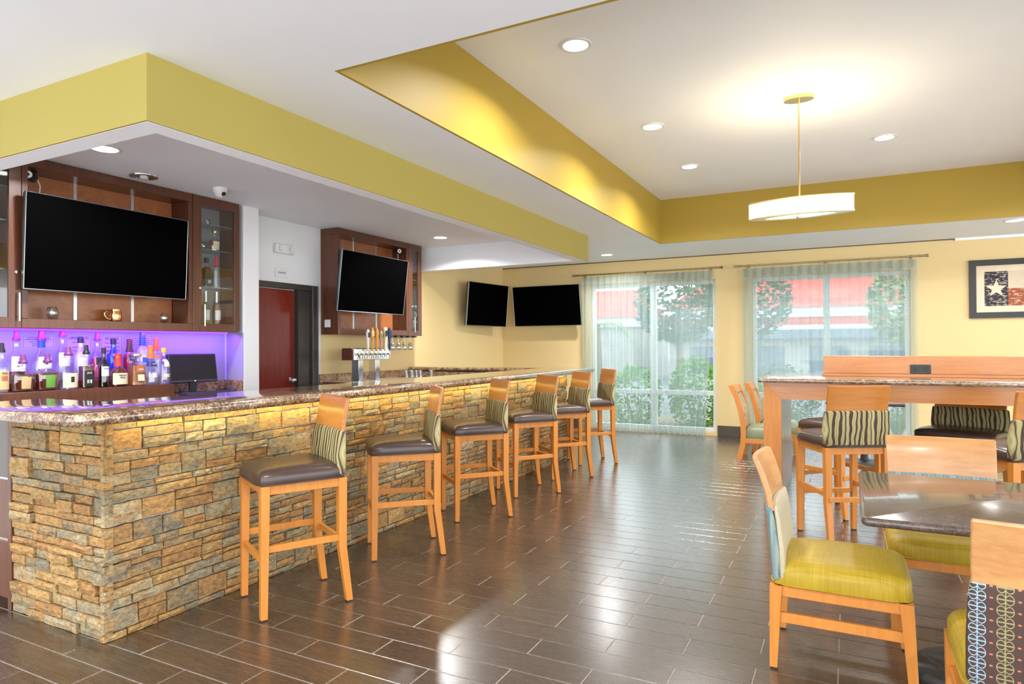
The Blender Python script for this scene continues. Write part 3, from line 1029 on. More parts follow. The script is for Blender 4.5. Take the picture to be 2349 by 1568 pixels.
def niche_cabinet(label, y0, y1, strips, z_bot=1.62):
    t = thing('wall_cabinet', label, 'cabinet', (-5.4, (y0 + y1) / 2, CZ0), 0, 'walnut wall cabinets')
    put(MB().box((X_WALL + 0.004, CF), (y0, y1), (2.722, CZ1), 0.003).build('top_board', 'walnut'), t)
    put(MB().box((X_WALL + 0.004, CF), (y0, y1), (CZ0, z_bot), 0.003).build('bottom_shelf', 'walnut'), t)
    for a in (y0, y1 - 0.04):
        put(MB().box((X_WALL + 0.004, CF), (a, a + 0.04), (z_bot, 2.722), 0.002).build('side_board', 'walnut'), t)
    ys = [y0 + 0.04] + strips + [y1 - 0.04]
    for a, b in zip(ys[:-1], ys[1:]):
        put(MB().box((X_WALL + 0.006, -5.508), (a + 0.004, b - 0.004), (z_bot, 2.722), 0.002).build('back_panel', 'walnut_panel'), t)
    for a in strips:
        put(MB().box((X_WALL + 0.006, -5.500), (a - 0.013, a + 0.013), (z_bot, 2.722)).build('metal_strip', 'brushed_steel'), t)
    return t


def display_cabinet(label, y0, y1, gl, knob_side):
    t = thing('display_cabinet', label, 'cabinet', (-5.4, (y0 + y1) / 2, CZ0), 0, 'glazed display cabinets')
    put(MB().box((X_WALL + 0.004, CF - 0.022), (y0, y1), (2.75, CZ1)).build('top_board', 'walnut'), t)
    put(MB().box((X_WALL + 0.004, CF - 0.022), (y0, y1), (CZ0, 1.60)).build('bottom_board', 'walnut'), t)
    for a in (y0, y1 - 0.02):
        put(MB().box((X_WALL + 0.004, CF - 0.022), (a, a + 0.02), (1.60, 2.75)).build('side_board', 'walnut'), t)
    put(MB().box((X_WALL + 0.004, X_WALL + 0.014), (y0 + 0.02, y1 - 0.02), (1.60, 2.75)).build('back_panel', 'brushed_back'), t)
    for z in (1.972, 2.32, 2.56):
        put(MB().box((X_WALL + 0.016, CF - 0.035), (y0 + 0.022, y1 - 0.022), (z - 0.008, z)).build('glass_shelf', 'shelf_glass'), t)
        m = MB()
        for a in (y0 + 0.03, y1 - 0.03):
            for xx in (X_WALL + 0.05, CF - 0.07):
                m.cyl((xx, a - 0.012, z - 0.013), (xx, a + 0.012, z - 0.013), 0.005, seg=8)
        put(m.build('shelf_pin', 'chrome'), t)
    m = MB()
    m.box((CF - 0.02, CF + 0.002), (y0 + 0.002, gl[0]), (CZ0, CZ1), 0.002)
    m.box((CF - 0.02, CF + 0.002), (gl[1], y1 - 0.002), (CZ0, CZ1), 0.002)
    m.box((CF - 0.02, CF + 0.002), (gl[0], gl[1]), (CZ0, 1.625), 0.002)
    m.box((CF - 0.02, CF + 0.002), (gl[0], gl[1]), (2.715, CZ1), 0.002)
    d = put(m.build('door', 'walnut'), t)
    sub = lambda o: sub_put(o, d, t)
    sub(MB().box((CF - 0.012, CF - 0.008), (gl[0] - 0.005, gl[1] + 0.005), (1.62, 2.72)).build('pane', 'cabinet_glass'))
    hy = gl[0] + 0.012 if knob_side < 0 else gl[1] + 0.055
    m = MB().cyl((CF + 0.03, hy, 1.60), (CF + 0.03, hy, 1.80), 0.007, seg=10)
    for z in (1.63, 1.77):
        m.cyl((CF, hy, z), (CF + 0.03, hy, z), 0.004, seg=8)
    sub(m.build('handle', 'brushed_steel'))
    ly = gl[0] - 0.022 if knob_side < 0 else gl[1] + 0.045
    m = MB().cyl((CF, ly, 1.948), (CF + 0.012, ly, 1.948), 0.014, 0.011, 14)
    sub(m.build('lock', 'chrome'))
    return t


def sub_put(o, part, root):
    o.parent = part
    o.matrix_parent_inverse = Matrix.Identity(4)
    return o


plain('brushed_back', (0.34, 0.33, 0.33), 0.35)
niche_cabinet('walnut wall cabinet with open niche around the big left television', 2.563, 3.94, [3.05, 3.52])
niche_cabinet('walnut wall cabinet with open niche above the beer taps', 5.836, 7.20, [6.355, 6.80])
display_cabinet('glazed walnut cabinet of bottles right of the big television', 3.942, 4.45, (4.031, 4.390), -1)
display_cabinet('glazed walnut cabinet cut by the left edge of the photo', 1.95, 2.561, (2.03, 2.480), 1)
display_cabinet('narrow glazed walnut cabinet right of the television above the taps', 7.202, 7.512, (7.30, 7.43), -1)

paint('shaded_wall_panel', (0.36, 0.36, 0.37))  # added grey sheet, the wall's shade put into its darker colour
MB().box((X_WALL, X_WALL + 0.0015), (2.0, 4.499), (1.083, 1.55)).build('shaded_wall_panel', 'shaded_wall_panel', wall_left)
MB().box((X_WALL + 0.024, -5.282), (4.4985, 4.4998), (1.083, 1.549)).build('shaded_wall_panel', 'shaded_wall_panel', wall_left)
vl = thing('violet_led_strip', 'violet light strip under the bottle wall cabinets', 'light strip', (-5.45, 3.2, 1.54))
put(MB().box((-5.40, -5.385), (2.0, 4.4), (1.537, 1.549)).build('glow_strip', 'violet_led'), vl)
put(area_light('strip_light', (-5.36, 3.2, 1.53), (0, radians(20), 0), 0.03, 2.5, 13, (0.22, 0.03, 1.0)), vl)


# ================================================================== TELEVISIONS
def television(label, c, w, h, rz, tilt, arm, roll=0.0):
    """faces local -y; c = centre of the screen"""
    t = thing('television', label, 'television', c, rz, 'flat televisions')
    t.rotation_euler = (tilt, roll, rz)
    hw, hh, d = w / 2, h / 2, 0.035
    MB().box((-hw + 0.004, hw - 0.004), (-0.010, d), (-hh + 0.004, hh - 0.004), 0.006).build('back_cover', 'tv_back', t)
    m = MB()
    b = 0.006
    m.box((-hw, hw), (-0.016, 0.012), (hh - b, hh), 0.003); m.box((-hw, hw), (-0.016, 0.012), (-hh, -hh + b * 1.5), 0.003)
    m.box((-hw, -hw + b), (-0.016, 0.012), (-hh, hh), 0.003); m.box((hw - b, hw), (-0.016, 0.012), (-hh, hh), 0.003)
    m.build('bezel', 'tv_bezel', t)
    MB().box((-hw + b, hw - b), (-0.0135, -0.008), (-hh + b * 1.5, hh - b)).build('screen', 'screen_black', t)
    m = MB()
    m.box((-0.16, 0.16), (d, d + 0.02), (-0.14, 0.14), 0.003)
    m.box((-0.03, 0.03), (d, d + arm), (-0.04, 0.04), 0.003)
    m.build('mount', 'black_plastic', t)
    return t


FACE_X = pi / 2      # local -y -> world +x
television('big black television in the left walnut niche', (-5.215, 3.185, 2.175), 1.285, 0.70, FACE_X, radians(3), 0.22)
television('black tilted television in the niche above the beer taps', (-5.15, 6.33, 2.165), 1.245, 0.705, FACE_X, radians(7), 0.27)
television('black television on the tan left wall beside the corner', (-5.30, 9.42, 2.085), 1.13, 0.70, FACE_X - radians(6), radians(5), 0.17)
television('black television on the window wall beside the first curtain', (-4.60, 10.22, 2.09), 1.25, 0.69, 0.0, radians(9), 0.13)

# ================================================================== BOTTLES AND BARWARE
ris = thing('bottle_riser', 'two-step dark walnut riser holding the liquor bottles', 'riser', (-5.3, 2.85, 0.985))
put(MB().box((-5.30, -5.12), (2.03, 3.645), (0.985, 1.097), 0.003).build('front_step', 'walnut'), ris)
put(MB().box((-5.525, -5.302), (2.03, 3.70), (0.985, 1.155), 0.003).build('rear_step', 'walnut'), ris)

P_TALL = [(0.030, 0), (0.036, 0.006), (0.036, 0.17), (0.033, 0.19), (0.020, 0.215), (0.0135, 0.235), (0.0130, 0.29), (0.0145, 0.295), (0.0145, 0.305)]
P_RUM = [(0.034, 0), (0.038, 0.008), (0.038, 0.155), (0.036, 0.175), (0.022, 0.20), (0.0145, 0.225), (0.0135, 0.275), (0.015, 0.28), (0.015, 0.29)]
P_FLASK = [(0.040, 0), (0.050, 0.008), (0.055, 0.06), (0.057, 0.11), (0.052, 0.135), (0.030, 0.155), (0.015, 0.172), (0.014, 0.20), (0.016, 0.203), (0.016, 0.21)]
P_ROUND = [(0.040, 0), (0.046, 0.01), (0.047, 0.12), (0.042, 0.145), (0.026, 0.17), (0.017, 0.195), (0.016, 0.235), (0.018, 0.238), (0.018, 0.25)]
P_SQUARE = [(0.036, 0), (0.041, 0.005), (0.042, 0.15), (0.038, 0.168), (0.022, 0.182), (0.016, 0.20), (0.015, 0.235), (0.018, 0.238), (0.018, 0.25)]
P_SQUAT = [(0.044, 0), (0.052, 0.006), (0.052, 0.115), (0.045, 0.135), (0.026, 0.155), (0.018, 0.175), (0.017, 0.235), (0.019, 0.238), (0.019, 0.25)]
P_TRAP = [(0.050, 0), (0.053, 0.006), (0.040, 0.165), (0.034, 0.176), (0.018, 0.186), (0.015, 0.205), (0.017, 0.21), (0.017, 0.22)]
P_BELL = [(0.040, 0), (0.046, 0.01), (0.045, 0.09), (0.036, 0.16), (0.024, 0.20), (0.0165, 0.235), (0.015, 0.29), (0.017, 0.293), (0.017, 0.30)]
P_WINE = [(0.034, 0), (0.037, 0.006), (0.037, 0.17), (0.032, 0.20), (0.020, 0.225), (0.0145, 0.24), (0.0138, 0.31), (0.0155, 0.312), (0.0155, 0.318)]


def clip_prof(prof, zmax, shrink):
    out = []
    for (r0, z0), (r1, z1) in zip(prof[:-1], prof[1:]):
        if z0 > zmax:
            break
        out.append((max(0.002, r0 - shrink), z0 + (0.003 if z0 == 0 else 0)))
        if z1 > zmax:
            q = (zmax - z0) / (z1 - z0)
            out.append((max(0.002, r0 + (r1 - r0) * q - shrink), zmax))
            break
    return out


def rad_at(prof, z):
    for (r0, z0), (r1, z1) in zip(prof[:-1], prof[1:]):
        if z0 <= z <= z1 and z1 > z0:
            return r0 + (r1 - r0) * (z - z0) / (z1 - z0)
    return prof[-1][0]


def bottle(label, loc, prof, hgt, glass='clear_glass', liquid=None, fill=0.6, cap=('black_cap', 'screw'), labels=(), sup=2.0, depth=1.0, texts=(), group='liquor bottles on the riser', wide=1.0):
    """local +x is the front of the bottle"""
    t = thing('bottle', label, 'bottle', loc, 0, group)
    capless = prof[-1][1]
    sc = hgt / (capless + (0.055 if cap[1] == 'pour' else 0.02 if cap[1] == 'screw' else 0.028))
    pr = [(r * (0.55 + 0.45 * sc) * wide, z * sc) for r, z in prof]
    top = pr[-1][1]
    MB().lathe(pr, seg=24, sup=sup, dx=depth).build('glass_body', glass, t)
    if liquid:
        MB().lathe(clip_prof(pr, top * fill, 0.0035), seg=24, sup=sup, dx=depth).build('liquid', 'liquid_' + liquid, t)
    rn = pr[-1][0]
    m = MB()
    if cap[1] == 'pour':
        m.lathe([(rn * 1.25, top - 0.012), (rn * 1.3, top + 0.004), (rn * 0.95, top + 0.014), (rn * 0.75, top + 0.05 * sc), (rn * 0.6, top + 0.055 * sc)], seg=14)
    elif cap[1] == 'ball':
        m.lathe([(rn * 0.9, top), (rn * 1.7, top + 0.004), (rn * 1.8, top + 0.014), (rn * 1.7, top + 0.026), (rn * 0.8, top + 0.030)], seg=16)
    elif cap[1] == 'wax':
        zz = top - 0.085 * sc
        m.lathe([(rad_at(pr, zz) * 1.15 + 0.001, zz), (rn * 1.2, top - 0.05 * sc), (rn * 1.1, top), (rn * 1.12, top + 0.018), (rn * 0.7, top + 0.022)], seg=16)
    else:
        m.lathe([(rn * 1.12, top - 0.025 * sc), (rn * 1.15, top + 0.010), (rn * 1.1, top + 0.018), (rn * 0.6, top + 0.020)], seg=16)
    m.build('cap', cap[0], t)
    for lm, f0, f1, half in labels:
        z0, z1 = top * f0, top * f1

        def fn(u, v):
            a = radians(-half + 2 * half * u)
            z = z0 + (z1 - z0) * v
            r = rad_at(pr, z) + 0.0012
            ca, sa = cos(a), sin(a)
            k = (abs(ca) ** sup + abs(sa) ** sup) ** (-1 / sup)
            return (r * k * ca * depth + 0.0008, r * k * sa, z)
        MB().grid(fn, 12, 5).build('paper_label', lm, t)
    for body, size, f, lm in texts:
        z = top * f
        lettering(body, size, (rad_at(pr, z) * depth + 0.0035, 0, z), t, mat=lm)
    return t


FX, FZ, RX, RZ = -5.205, 1.0975, -5.405, 1.1555
POUR = ('purple_cap', 'pour')
bottle('clear spirit bottle with buff label at the left edge of the front row', (FX, 2.405, FZ), P_RUM, 0.345, liquid='clear', cap=('black_cap', 'pour'), labels=[('tan_label', 0.08, 0.52, 75), ('rust_label', 0.28, 0.40, 28)], texts=[('itos', 0.026, 0.47, 'ink')])
bottle('broad whisky flask with gold crown label in the front row', (FX, 2.534, FZ), P_FLASK, 0.262, liquid='whiskey', fill=0.58, cap=POUR, labels=[('tan_label', 0.10, 0.50, 24)], depth=0.62, wide=1.38)
bottle('broad whisky flask with green apple label in the front row', (FX, 2.693, FZ), P_FLASK, 0.266, liquid='whiskey', fill=0.60, cap=POUR, labels=[('green_label', 0.10, 0.54, 24)], depth=0.62, wide=1.38)
bottle('clear bottle with cream label showing a dark tree', (FX, 2.836, FZ), P_ROUND, 0.318, liquid='clear', fill=0.2, cap=POUR, labels=[('cream_label', 0.05, 0.46, 62), ('black_label', 0.20, 0.36, 12)], wide=1.25)
bottle('square whiskey bottle with black label', (FX, 2.966, FZ), P_SQUARE, 0.330, liquid='whiskey', fill=0.62, cap=('black_cap', 'pour'), labels=[('black_label', 0.06, 0.50, 42), ('white_label', 0.14, 0.24, 22)], sup=6, texts=[('JACK', 0.016, 0.43, 'paper_white')])
bottle('dark rum bottle with off-white label', (FX, 3.098, FZ), P_TALL, 0.308, glass='dark_glass', cap=('black_cap', 'screw'), labels=[('white_label', 0.30, 0.56, 55)], texts=[('BACARDI', 0.011, 0.50, 'ink')])
bottle('squat bourbon bottle with red wax neck', (FX, 3.212, FZ), P_SQUAT, 0.268, liquid='whiskey', fill=0.62, cap=('red_wax', 'wax'), labels=[('cream_label', 0.07, 0.44, 66)], sup=3.2, texts=[('Makers', 0.020, 0.37, 'ink'), ('Mark', 0.020, 0.29, 'ink')], wide=1.15)
bottle('tapered amber tequila bottle with gold ball stopper', (FX, 3.364, FZ), P_TRAP, 0.262, liquid='amber', fill=0.70, cap=('gold', 'ball'), labels=[('rust_label', 0.46, 0.70, 34), ('cream_label', 0.16, 0.38, 24)], sup=3.5, texts=[('1800', 0.022, 0.56, 'paper_white')], wide=1.25)
bottle('clear bell-shaped bottle with navy band and orange neck', (FX, 3.488, FZ), P_BELL, 0.332, liquid='clear', fill=0.35, cap=('orange_cap', 'wax'), labels=[('navy_label', 0.50, 0.63, 80), ('white_label', 0.20, 0.32, 20)], texts=[('HO', 0.018, 0.565, 'paper_white')], wide=1.2)
bottle('clear spirit bottle with yellow cap at the right end of the front row', (FX, 3.605, FZ), P_TALL, 0.306, liquid='clear', fill=0.3, cap=('yellow_cap', 'screw'), labels=[('cream_label', 0.50, 0.72, 30), ('cream_label', 0.20, 0.29, 34)], wide=1.35)
bottle('whiskey bottle with white label at the left of the rear row', (RX, 2.587, RZ), P_RUM, 0.375, liquid='whiskey', fill=0.25, cap=POUR, labels=[('white_label', 0.26, 0.60, 55)], texts=[('JIM', 0.016, 0.55, 'ink'), ('BEAM', 0.016, 0.38, 'ink')], sup=3, wide=1.25)
bottle('clear bottle with blue neck and star on its white label', (RX, 2.755, RZ), P_ROUND, 0.388, liquid='clear', fill=0.4, cap=POUR, labels=[('white_label', 0.30, 0.58, 45), ('navy_label', 0.40, 0.46, 12), ('blue_cap', 0.80, 0.98, 179)], wide=1.25)
bottle('tall clear rum bottle behind the tree-label bottle', (RX, 2.903, RZ), P_TALL, 0.408, liquid='clear', fill=0.4, cap=POUR, labels=[('white_label', 0.32, 0.62, 55)], texts=[('BACARDI', 0.012, 0.52, 'ink')], wide=1.25)
bottle('frosted white bottle with dark purple screw cap', (RX, 3.038, RZ), P_RUM, 0.338, glass='frost_glass', cap=('black_cap', 'screw'), labels=[('white_label', 0.15, 0.55, 50)], wide=1.25)
bottle('bottle of magenta liqueur with pour spout', (RX, 3.166, RZ), P_TALL, 0.376, liquid='magenta', fill=0.52, cap=POUR, labels=[('black_label', 0.36, 0.54, 40)], wide=1.25)
bottle('bright blue rum bottle in the rear row', (RX, 3.297, RZ), P_RUM, 0.328, glass='blue_glass', liquid='blue', fill=0.9, cap=('black_cap', 'screw'), labels=[('navy_label', 0.50, 0.66, 40)], texts=[('LA', 0.026, 0.58, 'paper_white')], wide=1.25)
bottle('red liqueur bottle in the rear row', (RX, 3.433, RZ), P_RUM, 0.330, liquid='red', fill=0.66, cap=('brown_plastic', 'wax'), labels=[('navy_label', 0.46, 0.62, 34)], texts=[('LA', 0.024, 0.54, 'paper_white')], wide=1.25)
bottle('tall frosted vodka bottle with blue cap', (RX, 3.548, RZ), P_WINE, 0.396, glass='frost_glass', cap=('blue_cap', 'wax'), labels=[('blue_cap', 0.34, 0.46, 34)], wide=1.25)
bottle('clear vodka bottle with red-orange cap behind the yellow-capped bottle', (RX, 3.672, RZ), P_TALL, 0.342, liquid='clear', fill=0.7, cap=('orange_cap', 'wax'), labels=[('orange_cap', 0.52, 0.58, 60)], wide=1.25)

# bottles inside the right glazed cabinet
GD = 'bottles in the glazed cabinet'
for lab, y, z, pr, hh, gl, lq, fl, cp, lb in (
        ('wine bottle half hidden by the stile on the lowest cabinet shelf', 4.075, 1.601, P_WINE, 0.335, 'green_glass', 'wine', 0.8, ('brushed_steel', 'wax'), [('white_label', 0.2, 0.5, 55)]),
        ('green white-wine bottle on the lowest cabinet shelf', 4.165, 1.601, P_WINE, 0.345, 'green_glass', 'wine', 0.8, ('brushed_steel', 'wax'), [('white_label', 0.2, 0.5, 55)]),
        ('rose wine bottle on the lowest cabinet shelf', 4.285, 1.601, P_WINE, 0.345, 'clear_glass', 'rose', 0.8, ('brushed_steel', 'wax'), [('white_label', 0.2, 0.5, 55)]),
        ('dark bottle half hidden by the stile on the middle cabinet shelf', 4.075, 1.973, P_RUM, 0.29, 'dark_glass', None, 0.6, ('black_cap', 'screw'), [('white_label', 0.2, 0.45, 50)]),
        ('square whiskey bottle with black label on the middle cabinet shelf', 4.175, 1.973, P_SQUARE, 0.28, 'clear_glass', 'whiskey', 0.75, ('black_cap', 'screw'), [('black_label', 0.06, 0.52, 42), ('white_label', 0.14, 0.26, 20)]),
        ('clear vodka bottle with red cap on the middle cabinet shelf', 4.285, 1.973, P_TALL, 0.315, 'clear_glass', 'clear', 0.8, ('red_wax', 'wax'), []),
        ('round crown whisky bottle on the upper cabinet shelf', 4.265, 2.321, P_FLASK, 0.20, 'clear_glass', 'amber', 0.6, ('gold', 'ball'), [('cream_label', 0.1, 0.55, 40)])):
    bottle(lab, (-5.40, y, z), pr, hh, gl, lq, fl, cp, lb, group=GD, sup=6 if pr is P_SQUARE else 2.0, depth=0.65 if pr is P_FLASK else 1.0)
bottle('amber bottle in the glazed cabinet at the left edge', (-5.40, 2.42, 1.601), P_ROUND, 0.24, 'clear_glass', 'amber', 0.7, ('black_cap', 'screw'), [], group=GD)

STEMLESS = [(0.020, 0), (0.026, 0.003), (0.036, 0.025), (0.040, 0.05), (0.036, 0.078), (0.030, 0.097), (0.029, 0.097), (0.035, 0.077), (0.038, 0.05), (0.034, 0.026), (0.022, 0.006)]


def glass(label, loc, sc, prof, name='wine_glass', group=None):
    o = MB().lathe([(r * sc, z * sc) for r, z in prof], seg=22, caps=True).build(name, 'drink_glass')
    o.location = loc
    return tag(o, label, 'glass', group)


glass('stemless wine glass under the left part of the big television', (-5.40, 2.828, 1.621), 1.02, STEMLESS)
glass('smaller stemless wine glass under the right part of the big television', (-5.40, 3.742, 1.621), 0.88, STEMLESS)
mug = thing('copper_mug', 'hammered copper mug on the shelf below the big television', 'mug', (-5.40, 3.31, 1.621))
MB().lathe([(0.034, 0), (0.043, 0.006), (0.049, 0.04), (0.046, 0.075), (0.041, 0.098), (0.042, 0.102), (0.039, 0.102), (0.043, 0.07), (0.045, 0.04), (0.038, 0.012)], seg=24).build('cup', 'copper', mug)
m = MB().tube([(0, -0.043, 0.088), (0, -0.066, 0.090), (0, -0.086, 0.072), (0, -0.088, 0.045), (0, -0.072, 0.024), (0, -0.045, 0.018)], 0.0055, 8)
m.build('handle', 'copper', mug)
for i, (y, z, pr) in enumerate(((4.09, 2.321, STEMLESS), (4.15, 2.321, STEMLESS), (4.10, 2.561, STEMLESS), (4.20, 2.561, STEMLESS))):
    glass(('clear tumbler at the left on the upper cabinet shelf', 'clear tumbler beside the crown whisky bottle in the cabinet', 'left small glass on the top cabinet shelf', 'right small glass on the top cabinet shelf')[i], (-5.42, y, z), 0.85 if i < 2 else 0.7, pr, 'tumbler', 'glasses in the glazed cabinet')
for i, (y, z) in enumerate(((2.40, 1.973), (2.40, 2.321), (2.38, 2.561))):
    glass(('lowest', 'middle', 'topmost')[i] + ' clear glass in the glazed cabinet at the left edge', (-5.42, y, z), 1.2, STEMLESS, 'tumbler', 'glasses in the glazed cabinet')

# stemware hanging upside down in the rack under the tap cabinet
rack = thing('stemware_rack', 'wooden rails for stemware under the cabinet above the taps', 'rack', (-5.38, 7.1, 1.54))
for i in range(6):
    put(MB().prism([(6.72 + i * 0.13, 1.549), (6.76 + i * 0.13, 1.549), (6.775 + i * 0.13, 1.528), (6.705 + i * 0.13, 1.528)], -5.52, -5.30, 'x').build('rail', 'walnut'), rack)
STEM = [(0.033, 0), (0.033, -0.003), (0.006, -0.008), (0.0045, -0.02), (0.0045, -0.075), (0.012, -0.085), (0.030, -0.105), (0.040, -0.14), (0.037, -0.175), (0.033, -0.19), (0.032, -0.19), (0.036, -0.174), (0.0385, -0.14), (0.028, -0.107), (0.010, -0.09)]
for i, y in enumerate((6.80, 6.93, 7.06, 7.19, 7.32)):
    glass(('first', 'second', 'third', 'fourth', 'fifth')[i] + ' wine glass from the left hanging upside down right of the tap handles', (-5.34, y, 1.545), 1.0, STEM, 'hanging_wine_glass', 'hanging wine glasses')
TUM = [(0.026, 0), (0.032, 0.004), (0.036, 0.11), (0.034, 0.11), (0.030, 0.008)]
for i, (x, y) in enumerate(((-5.30, 7.18), (-5.22, 7.20), (-5.30, 7.28), (-5.22, 7.30), (-5.14, 7.28), (-5.02, 7.36))):
    glass(('first', 'second', 'third', 'fourth', 'fifth', 'sixth')[i] + ' upright tumbler of the cluster on the counter right of the taps', (x, y, 0.9845), 0.9, TUM, 'tumbler', 'tumblers on the back counter')

# ---- notices on the violet wall
for (y0, y1, z0, z1, lab, tx) in (
        (2.695, 2.923, 1.400, 1.506, 'small wide paper notice pinned left on the violet wall', [('', 0.7, 0.80), ('', 0.82, 0.66), ('', 0.6, 0.50), ('', 0.4, 0.36), ('', 0.4, 0.24)]),
        (3.004, 3.206, 1.270, 1.520, 'paper sign headed UNDER 21 on the violet wall', [('UNDER 21', 0.034, 0.86), ("IT'S A CRIME", 0.018, 0.72), ('FOR ANYONE', 0.016, 0.56), ('TO PURCHASE', 0.016, 0.44), ('ALCOHOL', 0.020, 0.26)]),
        (3.277, 3.465, 1.250, 1.514, 'paper sign headed NOTICE on the violet wall', [('NOTICE', 0.032, 0.88), ('The unlicensed', 0.020, 0.74), ('possession of a', 0.020, 0.62), ('weapon on these', 0.020, 0.50), ('premises is', 0.020, 0.38), ('a felony', 0.020, 0.26)]),
        (3.515, 3.734, 1.260, 1.516, 'finely printed paper licence behind the blue-capped bottle', [('', 0.7, 0.88)] + [('', 0.76, 0.80 - 0.06 * q) for q in range(10)])):
    p = MB().box((X_WALL + 0.0015, X_WALL + 0.002), (y0, y1), (z0, z1)).build('paper_notice', 'notice_paper')
    tag(p, lab, 'sign', 'paper notices on the violet wall')
    m = MB()
    for a, b, c, d in ((y0 + 0.008, y1 - 0.008, z1 - 0.010, z1 - 0.008), (y0 + 0.008, y1 - 0.008, z0 + 0.008, z0 + 0.010), (y0 + 0.008, y0 + 0.010, z0 + 0.008, z1 - 0.008), (y1 - 0.010, y1 - 0.008, z0 + 0.008, z1 - 0.008)):
        m.box((X_WALL + 0.002, X_WALL + 0.0026), (a, b), (c, d))
    m.build('border', 'ink', p)
    for s_, sz, f in tx:
        if not s_:                                   # lines too fine to read
            zz = z0 + (z1 - z0) * f; hw_ = (y1 - y0) * sz / 2
            MB().box((X_WALL + 0.002, X_WALL + 0.0026), ((y0 + y1) / 2 - hw_, (y0 + y1) / 2 + hw_), (zz - 0.002, zz + 0.002)).build('print_line', 'ink', p)
            continue
        lettering(s_, sz, (X_WALL + 0.0028, (y0 + y1) / 2, z0 + (z1 - z0) * f), p)

# ---- computer
mon = thing('computer_monitor', 'black computer monitor on the counter right of the bottles', 'monitor', (-5.36, 4.02, 0.985))
mon.rotation_euler = (0, 0, FACE_X - radians(4))
MB().box((-0.10, 0.10), (-0.07, 0.09), (0, 0.012), 0.004).build('foot', 'black_plastic', mon)
MB().box((-0.035, 0.035), (0.02, 0.045), (0.01, 0.14), 0.004).build('stand', 'black_plastic', mon)
T = Matrix.Rotation(radians(-9), 4, 'X')


def tilt(mb):
    mb.v = [tuple(T @ Vector(v) + Vector((0, 0, 0.10))) for v in mb.v]
    return mb


tilt(MB().box((-0.235, 0.235), (-0.005, 0.035), (0, 0.265), 0.006)).build('casing', 'keyboard_plastic', mon)
tilt(MB().box((-0.222, 0.222), (-0.0075, -0.004), (0.024, 0.252))).build('screen', 'monitor_screen', mon)
lg = tilt(MB().cyl((0, -0.0085, 0.012), (0, -0.004, 0.012), 0.007, seg=14)).build('round_logo', 'white_plastic', mon)
kb = thing('keyboard', 'black computer keyboard in front of the monitor', 'keyboard', (-5.18, 4.00, 0.985), FACE_X - radians(4))
MB().box((-0.22, 0.22), (-0.075, 0.075), (0.0, 0.016), 0.005).build('case', 'keyboard_plastic', kb)
m = MB()
for r_ in range(5):
    for c_ in range(20):
        m.box((-0.208 + c_ * 0.021, -0.190 + c_ * 0.021), (-0.06 + r_ * 0.025, -0.039 + r_ * 0.025), (0.014, 0.021), 0.002)
o = m.build('keys', 'keyboard_plastic', kb); o['kind'] = 'stuff'
ms = thing('computer_mouse', 'black computer mouse right of the keyboard', 'mouse', (-5.24, 4.32, 0.985), FACE_X)
MB().lathe([(1.0, 0), (1.02, 0.010), (0.9, 0.024), (0.6, 0.034), (0.2, 0.038)], seg=20, dx=0.030, dy=0.052).build('shell', 'keyboard_plastic', ms)
MB().box((-0.003, 0.003), (-0.038, -0.018), (0.026, 0.036), 0.002).build('wheel', 'black_plastic', ms)
tag(MB().box((-5.14, -4.98), (4.05, 4.36), (0.9846, 0.9855)).build('paper_sheet', 'paper_white'), 'loose sheet of paper on the counter by the mouse', 'paper')

# ---- beer tap tower
tap = thing('beer_tower', 'chrome beer tap tower with mixed tap handles on the back counter', 'beer taps', (-5.21, 6.22, 0.985))
put(MB().box((-5.36, -5.02), (5.72, 6.92), (0.985, 1.000), 0.003).build('drip_tray', 'brushed_steel'), tap)
put(MB().box((-5.36, -5.02), (5.66, 5.72), (0.985, 1.002), 0.003).build('tray_end', 'brown_plastic'), tap)
put(MB().box((-5.13, -5.122), (5.925, 6.575), (1.250, 1.378), 0.002).build('face_plate', 'chrome'), tap)
put(MB().prism([(-5.285, 1.248), (-5.13, 1.248), (-5.13, 1.375), (-5.145, 1.388), (-5.27, 1.388), (-5.285, 1.375)], 5.90, 6.59, 'y').build('tap_box', 'brown_plastic'), tap)
for y in (6.03, 6.34):
    m = MB(); m.box((-5.25, -5.14), (y, y + 0.05), (1.0, 1.249), 0.004); m.box((-5.25, -5.17), (y + 0.05, y + 0.115), (1.0, 1.249), 0.004)
    put(m.build('column', 'chrome'), tap)
HAND = {2: ('white_label', 0.26, 'navy_label'), 3: ('amber_plastic', 0.28, 'gold'), 4: ('amber_plastic', 0.275, 'amber_plastic'), 5: ('pink_plastic', 0.25, 'green_label'), 6: ('cream_label', 0.29, 'black_label'), 7: ('navy_plastic', 0.285, 'navy_plastic')}
